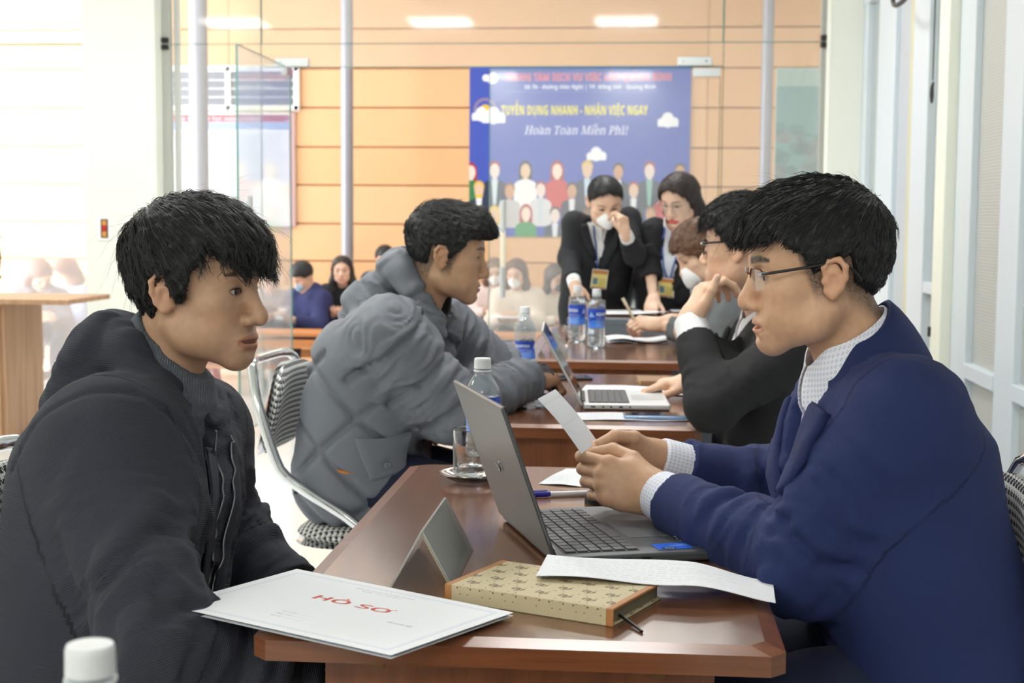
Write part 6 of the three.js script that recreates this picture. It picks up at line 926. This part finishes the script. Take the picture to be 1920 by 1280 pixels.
// 3 ---- man in the grey padded jacket
{
  const j = J.grey, s = makePerson({ label: 'young man in grey quilted padded jacket leaning on the middle table', J: j, legs: seatedLegs(j, [1, 0, 0.05], [0, 0, -1], 0.4, 0, 0.54), headF: [1, -0.12, -0.12], headUp: [0.08, 1, 0], hs: 0.96, wide: 1.04, headCell: 0.0028,
    face: { skin: linc(194, 153, 122), jaw: 1.08, full: 0.004, nose: 1.0, open: 0.003, fade: [[58, 0.02], [72, -0.03], [84, -0.03], [100, 0.0], [122, -0.05], [180, -0.085]] }, trouserMat: std(srgb(26, 32, 58), 0.9), hands: { R: { dir: [0.7, 0.02, -0.5], palm: [0.2, -1, -0.2], pose: fist }, L: { dir: [-0.1, -0.05, 1], palm: [0, -1, 0], pose: relaxed } },
    hair: shortHair({ side: [[0, 0.012], [50, 0.008], [75, 0.004], [110, 0.005], [180, 0.007]], top: (x, y, z) => 0.020 + 0.014 * smooth(0.02, 0.09, z), line: [[0, 0.05], [30, 0.05], [50, 0.046], [62, 0.01], [74, -0.012], [84, -0.012], [92, 0.02], [108, 0.018], [122, -0.03], [180, -0.07]], strands: 4200, len: (p) => 0.012 + 0.03 * smooth(0.04, 0.1, p[1]), flow: (p, c) => madd(sub3(p, c), [0, 0.01 * smooth(0.05, 0.1, p[1]), 0.09 * smooth(0.04, 0.1, p[1])], 1), crown: [0, 0.11, -0.06], lift: 0.55, width: 0.001,
      more: (f) => { for (let i = -3; i <= 3; i++) f.cap([i * 0.012, 0.085, 0.08], [i * 0.013, 0.066, 0.118 - 0.004 * Math.abs(i)], 0.016, 0.004, 0.012); } }) });
  const { l, up, fw } = s, grey = std(srgb(108, 113, 123), 0.62, { sheen: 0.2, sheenRoughness: 0.5 }), dark = std(srgb(62, 66, 72), 0.85);
  const f = new Field(0.04); torsoInto(f, s, 0.022); f.cap(madd(j.pel, l, 0.05), madd(j.pel, l, -0.05), 0.122, 0.122, 0.05).cap(madd(j.pel, l, -0.06), madd(j.pel, l, -0.07, fw, 0.11, up, -0.0), 0.105, 0.085, 0.05).cap(madd(j.pel, l, 0.06), madd(j.pel, l, 0.07, fw, 0.11, up, -0.0), 0.105, 0.085, 0.05); vCut(f, s, 0.02, 0.1, 0.06);
  const cut = {}; for (const e of ['R', 'L']) cut[e] = sleeve(f, j['sh' + e], j['el' + e], j['wr' + e], [0.082, 0.076, 0.054], 0.0, 0.05);
  const N = j.neck, h = (a, b, c) => madd(N, fw, a, l, b, up, c);
  f.chain([h(0.1, -0.06, -0.07), h(0.075, -0.078, 0.0), h(0.01, -0.088, 0.06), h(-0.05, -0.06, 0.1), h(-0.075, 0.0, 0.105), h(-0.05, 0.06, 0.1), h(0.01, 0.088, 0.06), h(0.075, 0.078, 0.0), h(0.1, 0.06, -0.07)], [0.022, 0.026, 0.03, 0.034, 0.036, 0.034, 0.03, 0.026, 0.022], 0.03);
  f.cap(h(-0.075, -0.055, 0.075), h(-0.115, -0.045, -0.02), 0.05, 0.058, 0.04).cap(h(-0.075, 0.055, 0.075), h(-0.115, 0.045, -0.02), 0.05, 0.058, 0.04);
  f.cap(h(0, 0, -0.06), h(0.06, 0, 0.18), 0.07, 0.075, 0.01, 1);
  for (const e of ['R', 'L']) cuffCut(f, cut[e].cuff, cut[e].dir, 0.04);
  const bones = []; for (const e of ['R', 'L']) bones.push({ a: j['sh' + e], b: j['el' + e], r: 0.085, q: 0.105, fold: [0.010, 22] }, { a: j['el' + e], b: j['wr' + e], r: 0.068, q: 0.11, fold: [0.011, 26] }); bones.push({ a: j.pel, b: j.neck, r: 0.19, q: 0, fold: [0.009, 20] });
  const fd = folds(bones, 6);
  f.disp = (x, y, z) => { const p = [x, y, z], n = nearestBone(bones, p), groove = (d, w = 0.010, a = 0.014) => a * Math.exp(-((d / w) ** 2)); let g = 0;
    if (n.b.q) { const s1 = dot3(n.q, n.ba) / n.L, m = ((s1 / n.b.q + 0.35) % 1 + 1) % 1 - 0.5; g = groove(m * n.b.q); }
    else { const q = sub3(p, j.pel), u = dot3(q, up), v = dot3(q, fw), w = Math.abs(dot3(q, l)); for (const [a, b, sp] of [[0.9, 0.45, 0.125], [0.55, -0.85, 0.17]]) { const t = (u * a + v * b + 10.05) / sp, m = t - Math.floor(t) - 0.5; g += groove(m * sp, 0.009, 0.013); } }
    return Math.min(g, 0.014) + fd(x, y, z) - 0.004; };
  s.part('padded_jacket', netMesh(f, 0.0055), grey);
  const g2 = new Field(0.04); torsoInto(g2, s, -0.012); s.part('dark_pullover', netMesh(g2, 0.012), dark);
  s.part('hood_lining', collarGeo(madd(N, up, 0.0), nrm3(sub3(j.head, N)), fw, { a0: 14, top: [[14, 0.03], [60, 0.08], [180, 0.15]], low: [[14, -0.08], [60, -0.06], [180, -0.03]], r0: [[14, 0.082], [60, 0.08], [180, 0.078]], r1: [[14, 0.07], [180, 0.07]], th: 0.006, wide: 1.05 }), dark);
  s.part('stand_collar', collarGeo(madd(N, up, -0.03), nrm3(sub3(j.head, N)), fw, { a0: 10, top: [[10, 0.07], [60, 0.055], [180, 0.05]], low: [[10, -0.06], [60, -0.03], [180, 0.0]], r0: [[10, 0.082], [180, 0.075]], r1: [[10, 0.10], [180, 0.1]], th: 0.012, wide: 1.1 }), std(srgb(104, 109, 117), 0.6));
  s.part('pocket_flap', patchOn(f, [madd(j.pel, l, -0.14, up, 0.13, fw, 0.0), madd(j.pel, l, -0.14, up, 0.17, fw, 0.11)], [madd(j.pel, l, -0.14, up, 0.03, fw, 0.05), madd(j.pel, l, -0.14, up, 0.07, fw, 0.15)], 0.004, 0.007, 8, 10), grey);
  s.part('snap_button', button(f, madd(j.pel, l, -0.16, up, 0.085, fw, 0.095), 0.009).applyMatrix4(new THREE.Matrix4().makeTranslation(0, 0, 0.02)), std(srgb(120, 124, 130), 0.3, { metalness: 0.7 }));
  s.part('orange_tag', patchOn(f, [madd(j.pel, l, -0.14, up, 0.045, fw, 0.0), madd(j.pel, l, -0.14, up, 0.05, fw, 0.012)], [madd(j.pel, l, -0.14, up, 0.036, fw, 0.005), madd(j.pel, l, -0.14, up, 0.041, fw, 0.017)], 0.003, 0.003, 4, 4), std(srgb(222, 130, 40), 0.6));
  s.part('orange_tag', patchOn(f, [madd(j.chest, l, 0.07, up, 0.03, fw, 0.15), madd(j.chest, l, 0.085, up, 0.03, fw, 0.15)], [madd(j.chest, l, 0.075, up, 0.008, fw, 0.15), madd(j.chest, l, 0.085, up, 0.008, fw, 0.15)], 0.004, 0.003, 4, 4), std(srgb(222, 130, 40), 0.6));
}
// 4 ---- man in the black suit
{
  const j = J.black, s = makePerson({ label: 'young man in black suit and dark spectacles resting his chin on his hand', J: j, seated: true, legs: seatedLegs(j, [-1, 0, 0], [0, 0, 1], 0.36, 0, 0.52), headF: [-0.92, 0.02, -0.36], hs: 0.96, headUp: [0, 1, 0], headCell: 0.0028, wide: 1.0,
    face: { skin: linc(226, 184, 156), jaw: 0.95, nose: 0.95, open: 0.0025, brow: 0.7 }, trouserMat: std(srgb(16, 16, 20), 0.85), handCell: 0.0022,
    hands: { L: { dir: [0.4, 0.9, -0.1], palm: [0.85, -0.4, -0.3], thumb: [-0.2, 0.3, 0.9], pose: { f: [[0.7, 0.9, 0.4, 0.04], [0.8, 1.0, 0.5, 0.0], [0.85, 1.1, 0.5, 0], [0.9, 1.1, 0.5, -0.04]], t: [[0.022, 0.02, 0.004], [0.044, 0.05, 0.002], [0.054, 0.084, -0.002], [0.056, 0.116, -0.004]], nail: [1, 0.1, -0.3] } }, R: { dir: [-1, -0.1, 0.1], palm: [0, -1, 0], pose: relaxed } },
    hair: shortHair({ top: (x, y, z) => 0.026, side: [[0, 0.012], [60, 0.01], [80, 0.007], [110, 0.008], [180, 0.010]], line: [[0, 0.045], [30, 0.04], [50, 0.046], [62, 0.02], [74, -0.005], [84, -0.005], [92, 0.022], [108, 0.018], [122, -0.03], [180, -0.07]], jag: 0.016, hang: (p) => p[2] > 0.06 && p[1] < 0.07, strands: 4200, lift: 0.5, jit: 0.3 }) });
  spectacles(s, srgb(24, 26, 30), srgb(28, 32, 38), { w: 0.026, h: 0.019, r: 0.002, tr: 0.0028, metal: 0.1, y: -0.004 });
  suit(s, { mat: std(srgb(24, 25, 29), 0.8, { sheen: 0.2 }), shirt: std(srgb(240, 241, 245), 0.8), low: 0.12, kx: 0.3, depth: 0.04, collar: true, sleeve: [0.068, 0.06, 0.046], short: { L: 0.05, R: 0.03 }, cuffLen: { L: 0.05, R: 0.012 }, fold: 0.006, body: 0.005, skirt: 0.08, seed: 4 });
}
// 5 ---- woman in the grey cardigan
{
  const j = J.cardigan, s = makePerson({ label: 'woman in grey cardigan and white mask writing at the third table', J: j, seated: true, k: 0.9, legs: seatedLegs(j, [-1, 0, 0], [0, 0, 1], 0.34, 0, 0.5), headF: [-0.9, -0.5, 0.2], headUp: [-0.4, 1, 0], headCell: 0.0036, handCell: 0.003, clothCell: 0.009, bodyCell: 0.014,
    face: { skin: linc(226, 186, 160), jaw: 0.9, open: 0.002, brow: 0.5 }, hands: { L: { dir: [-1, 0.1, 0.05], palm: [0.1, -0.7, -0.5], pose: { ...fist, f: fist.f.map((q) => [q[0] * 0.7, q[1] * 0.7, q[2] * 0.6, q[3]]) } }, R: { dir: [-1, -0.02, 0.3], palm: [0, -1, 0], pose: relaxed } },
    hair: shortHair({ side: [[0, 0.012], [60, 0.012], [110, 0.016], [180, 0.02]], top: () => 0.02, line: [[0, 0.06], [25, 0.045], [50, 0.01], [66, -0.04], [90, -0.05], [110, -0.02], [180, -0.08]], strands: 1500, color: linc(104, 74, 54), more: (f) => f.chain([[0, 0.0, -0.09], [0, -0.06, -0.11], [0, -0.13, -0.11]], [0.05, 0.04, 0.02], 0.03) }) });
  faceMask(s, srgb(240, 242, 246));
  const f = new Field(0.04), bones = []; torsoInto(f, s, 0.016, 0.92); const cut = {}; for (const e of ['R', 'L']) { cut[e] = sleeve(f, j['sh' + e], j['el' + e], j['wr' + e], [0.062, 0.056, 0.046], 0.05, 0.04); cuffCut(f, cut[e].cuff, cut[e].dir, 0.036); bones.push({ a: j['sh' + e], b: j['el' + e], r: 0.06, fold: [0.007, 16] }, { a: j['el' + e], b: j['wr' + e], r: 0.05, fold: [0.006, 18] }); } bones.push({ a: j.pel, b: j.neck, r: 0.15, fold: [0.006, 10] }); f.disp = folds(bones, 8);
  s.part('cardigan', netMesh(f, 0.008, { uv: boneUV(bones) }), std(srgb(122, 128, 132), 0.95, { bumpMap: knit, bumpScale: 0.003 }));
  const d = nrm3([-0.45, 0.8, -0.1]); const p0 = [-0.01, 0.85, -5.44], t = thing('marker_pen', 'pale pen held by the woman in the grey cardigan', 'pen', p0); t.quaternion.setFromUnitVectors(V(0, 1, 0), V(...d)); mesh('barrel', cyl(0.0055, 0.0055, 0.12, 0, 0.02, 0, 12), std(srgb(206, 190, 160), 0.4), t); mesh('pen_cap', cyl(0.0065, 0.006, 0.03, 0, 0.08, 0, 12), std(srgb(222, 206, 178), 0.4), t);
}
// 6, 7 ---- two standing women
const longHair = (o = {}) => shortHair({ side: [[0, 0.012], [60, 0.014], [110, 0.02], [180, 0.024]], top: () => 0.018, line: [[0, 0.085], [22, 0.07], [42, 0.04], [58, 0.0], [68, -0.06], [90, -0.1], [180, -0.12]], rough: 0.3, strands: 1600, lift: 0.08, jit: 0.08, cell: 0.005, ...o });
function lanyard(s, jf, shirtF) {
  const { J: j, l, up, fw } = s, g = new THREE.Group(); g.name = 'lanyard'; s.t.add(g); const blue = std(srgb(58, 92, 176), 0.6), end = madd(j.pel, up, 0.235, fw, 0.135);
  for (const sg of [-1, 1]) s.sub('strap', lineOnDense(shirtF, [madd(j.neck, l, sg * 0.05, fw, 0.05), madd(j.chest, l, sg * 0.03, fw, 0.12, up, 0.06), madd(j.chest, l, sg * 0.008, fw, 0.13, up, -0.06), end], 0.004, 0.008), blue, g);
  const q = jf.snap(end, 0.012), B = basis(fw, up), card = rbox(0.075, 0.095, 0.003, 0.001, 0, -0.05, 0).applyMatrix4(mat4(B, q)), tex = canvasTex(128, 160, (c) => { c.fillStyle = '#e6d98a'; c.fillRect(0, 0, 128, 160); c.fillStyle = '#c9844a'; c.fillRect(0, 0, 128, 34); c.fillStyle = '#6a8aa0'; c.fillRect(10, 70, 40, 56); c.fillStyle = '#b9a24e'; for (let y = 74; y < 140; y += 12) c.fillRect(58, y, 60, 5); c.fillStyle = '#a0443c'; c.fillRect(0, 150, 128, 10); });
  s.sub('badge', card, M.white, g); s.sub('badge_print', new THREE.PlaneGeometry(0.07, 0.09).translate(0, -0.05, 0.002).applyMatrix4(mat4(B, q)), std('#ffffff', 0.5, { map: tex }), g);
}
{
  const j = J.mask, s = makePerson({ label: 'standing woman in black suit and white mask touching her face', J: j, k: 0.78, legs: standLegs(j, [0, 0, 1], [1, 0, 0]), headF: [0.22, -0.55, 0.85], headUp: [0, 1, 0.4], hs: 0.94, headCell: 0.004, handCell: 0.0032, clothCell: 0.009, bodyCell: 0.014,
    face: { skin: linc(226, 186, 160), jaw: 0.9, open: 0.002, brow: 0.7 }, trouserMat: std(srgb(18, 19, 23), 0.85), hands: { R: { dir: [0.3, -0.9, 0.4], palm: [0.3, 0, -1] }, L: { dir: [-0.2, 1, 0.05], palm: [-0.6, -0.1, -0.7], thumb: [-0.6, 0.2, 0.5], pose: { f: [[0.6, 1.1, 0.5, 0.02], [0.9, 1.3, 0.7, 0], [1.0, 1.4, 0.7, 0], [1.0, 1.4, 0.7, 0]], t: fist.t } } },
    hair: longHair({ line: [[0, 0.085], [25, 0.072], [50, 0.045], [70, 0.01], [88, -0.01], [120, -0.06], [180, -0.08]], side: [[0, 0.006], [60, 0.006], [180, 0.012]], top: () => 0.01, more: (f) => f.sph([0, 0.02, -0.13], 0.035, 0.02) }) });
  faceMask(s, srgb(242, 244, 246));
  const black = std(srgb(28, 30, 36), 0.82); suit(s, { mat: black, shirt: std(srgb(238, 240, 242), 0.8), low: 0.2, kx: 0.22, depth: 0.03, sleeve: [0.068, 0.062, 0.052], short: { R: 0.05, L: 0.05 }, cuffLen: { R: 0.05, L: 0.045 }, skirt: 0.12, skirtW: 0.07, skirtR: 0.115, fold: 0.005, seed: 21, collar: false }); lanyard(s, s.jacketField, s.shirtField);
}
{
  const j = J.long, s = makePerson({ label: 'standing woman with long dark hair and red lips leaning on the far table', J: j, k: 0.86, legs: standLegs(j, [0, 0, 1], [1, 0, 0]), headF: [-0.5, -0.42, 0.75], headUp: [-0.15, 1, 0.35], hs: 0.94, headCell: 0.004, handCell: 0.0032, clothCell: 0.009, bodyCell: 0.014,
    face: { skin: linc(230, 192, 168), jaw: 0.88, open: 0.002, brow: 0.7, lip: linc(196, 52, 56) }, trouserMat: std(srgb(16, 17, 20), 0.85), hands: { R: { dir: [-0.15, -0.6, 0.8], palm: [0.0, -1, -0.5], pose: flatHand }, L: { palm: [0, -0.3, -1] } },
    hair: longHair({ color: linc(46, 34, 34), more: (f) => { for (const e of [-1, 1]) f.chain([[e * 0.075, 0.0, -0.02], [e * 0.085, -0.08, -0.03], [e * 0.085, -0.15, -0.05], [e * 0.07, -0.19, -0.06]], [0.025, 0.032, 0.034, 0.02], 0.03); f.chain([[0, 0.0, -0.09], [0, -0.1, -0.095], [0, -0.19, -0.09]], [0.05, 0.055, 0.045], 0.04); } }) });
  spectacles(s, srgb(200, 190, 180), srgb(190, 180, 170), { w: 0.024, h: 0.02, r: 0.0012 });
  suit(s, { mat: std(srgb(24, 25, 30), 0.82), shirt: std(srgb(226, 230, 238), 0.8), low: 0.12, kx: 0.3, depth: 0.03, sleeve: [0.064, 0.058, 0.05], short: { R: 0.11, L: 0.06 }, cuffs: false, skirt: 0.12, fold: 0.005, seed: 31, collar: false }); lanyard(s, s.jacketField, s.shirtField);
}
// ---- people waiting in the hall
function waiting(label, head, headF, o = {}) {
  const g = LFLOOR, [x, y, z] = head, fw = nrm3([headF[0] * 0.6, 0, Math.max(0.5, headF[2])]), l = nrm3(cross3([0, 1, 0], fw)), k = o.k || 0.9, P = (f, u, s) => madd([x, y, z], fw, f, [0, 1, 0], u, l, s);
  const pel = [x - fw[0] * 0.16, g + 0.33 + 0.12, z - fw[2] * 0.16]; const j = { head, neck: P(-0.06, -0.15, 0), chest: P(-0.1, -0.27, 0), pel, shR: P(-0.07, -0.2, -0.15), shL: P(-0.07, -0.2, 0.15), elR: P(0.02, -0.4, -0.2), elL: P(0.02, -0.4, 0.2), wrR: P(0.19, -0.36, -0.06), wrL: P(0.19, -0.36, 0.06) };
  const legs = seatedLegs(j, fw, l, 0.38, g, 0.42);
  const s = makePerson({ label, J: j, k, ground: g, legs, headF, headUp: [0, 1, 0.2], hs: 0.95, headCell: 0.006, handCell: 0.0045, bodyCell: 0.022, legCell: 0.02, plain: true, face: { skin: linc(226, 186, 162), jaw: 0.92, brow: 0.6 }, hair: o.hair || longHair({ cell: 0.007, strands: 0, line: [[0, 0.06], [40, 0.05], [60, 0.01], [90, 0.0], [120, -0.04], [180, -0.07]] }), trouserMat: std(o.trouser || srgb(40, 44, 60), 0.9), hands: { R: { palm: [0, 0.6, -0.6] }, L: { palm: [0, 0.6, -0.6] } } });
  const f = new Field(0.05); torsoInto(f, s, 0.025, k); for (const e of ['R', 'L']) { const c = sleeve(f, j['sh' + e], j['el' + e], j['wr' + e], [0.068, 0.06, 0.048], 0.01, 0.05); cuffCut(f, c.cuff, c.dir, 0.035); }
  if (o.hood) f.chain([P(0.0, -0.16, -0.09), P(-0.1, -0.12, -0.06), P(-0.13, -0.12, 0), P(-0.1, -0.12, 0.06), P(0.0, -0.16, 0.09)], [0.03, 0.045, 0.05, 0.045, 0.03], 0.04);
  s.part('coat', netMesh(f, 0.013), std(o.coat, 0.9)); if (o.mask) faceMask(s, o.mask);
  if (o.paper) { const t = thing('white_papers', 'white papers on the lap of ' + o.paper, 'paper', add3(P(0.28, -0.34, 0), [0, 0, 0])); mesh('sheet', rbox(0.3, 0.008, 0.2, 0.003, 0, 0, 0), M.paper, t); }
  if (o.phone) { const t = thing('mobile_phone', 'phone held by ' + o.phone, 'phone', P(0.27, -0.31, 0.0)); const m = rbox(0.07, 0.14, 0.008, 0.003, 0, 0, 0).rotateX(-0.9); mesh('body', m, std(srgb(190, 196, 204), 0.3), t); }
  return s;
}
const wavy = (c) => longHair({ cell: 0.007, strands: 0, color: c, more: (f) => { for (const e of [-1, 1]) f.chain([[e * 0.075, 0.0, -0.01], [e * 0.085, -0.1, 0.0], [e * 0.08, -0.2, 0.02]], [0.026, 0.034, 0.02], 0.03); f.chain([[0, 0.0, -0.09], [0, -0.18, -0.08]], [0.055, 0.05], 0.04); } });
waiting('waiting person in navy jacket and blue mask looking at a phone', [-2.753, 0.757, -11.606], [-0.5, -0.6, 0.6], { coat: srgb(46, 52, 96), mask: srgb(168, 206, 232), hood: true, phone: 'the waiting person in the navy jacket' });
waiting('waiting woman with long black hair in a black coat', [-2.467, 0.791, -11.837], [0.1, -0.05, 1], { coat: srgb(36, 38, 44), hair: wavy([0.012, 0.011, 0.012]) });
waiting('waiting person of whom only the dark hair shows above the grey hood', [-2.27, 0.866, -12.768], [0.1, -0.3, 1], { coat: srgb(70, 72, 84) });
waiting('waiting woman with brown hair in a pale pink coat behind the glass door handle', [-1.283, 0.758, -12.844], [0.1, -0.3, 1], { coat: srgb(226, 208, 204), hair: wavy(linc(120, 88, 74)), mask: srgb(240, 240, 242) });
waiting('waiting woman in beige coat and white mask with papers on her lap', [-0.989, 0.787, -11.663], [-0.2, -0.3, 1], { coat: srgb(222, 206, 190), hair: wavy(linc(96, 66, 56)), mask: srgb(246, 247, 250), paper: 'the woman in the beige coat' });
waiting('waiting woman in cream fleece and dark mask beside the standing woman', [-0.702, 0.73, -12.287], [0.6, -0.35, 0.7], { coat: srgb(226, 214, 196), hair: wavy(linc(74, 56, 50)), mask: srgb(60, 56, 62) });
waiting('waiting person in grey-beige coat seen through the open glass door leaf', [-3.267, 0.691, -12.565], [0.3, -0.4, 0.8], { coat: srgb(150, 146, 146) });
waiting('person in grey coat bending forward behind the glare-washed glass', [-4.782, 0.768, -11.128], [0.5, -0.7, 0.3], { coat: srgb(120, 116, 124), hood: true, hair: wavy(linc(120, 84, 70)) });
waiting('person in pale blue coat behind the glare-washed glass nearer the pillar', [-4.939, 0.751, -12.021], [-0.4, -0.6, 0.6], { coat: srgb(130, 140, 166), hair: wavy(linc(120, 80, 66)), mask: srgb(240, 242, 246) });
renderer.render(scene, camera);
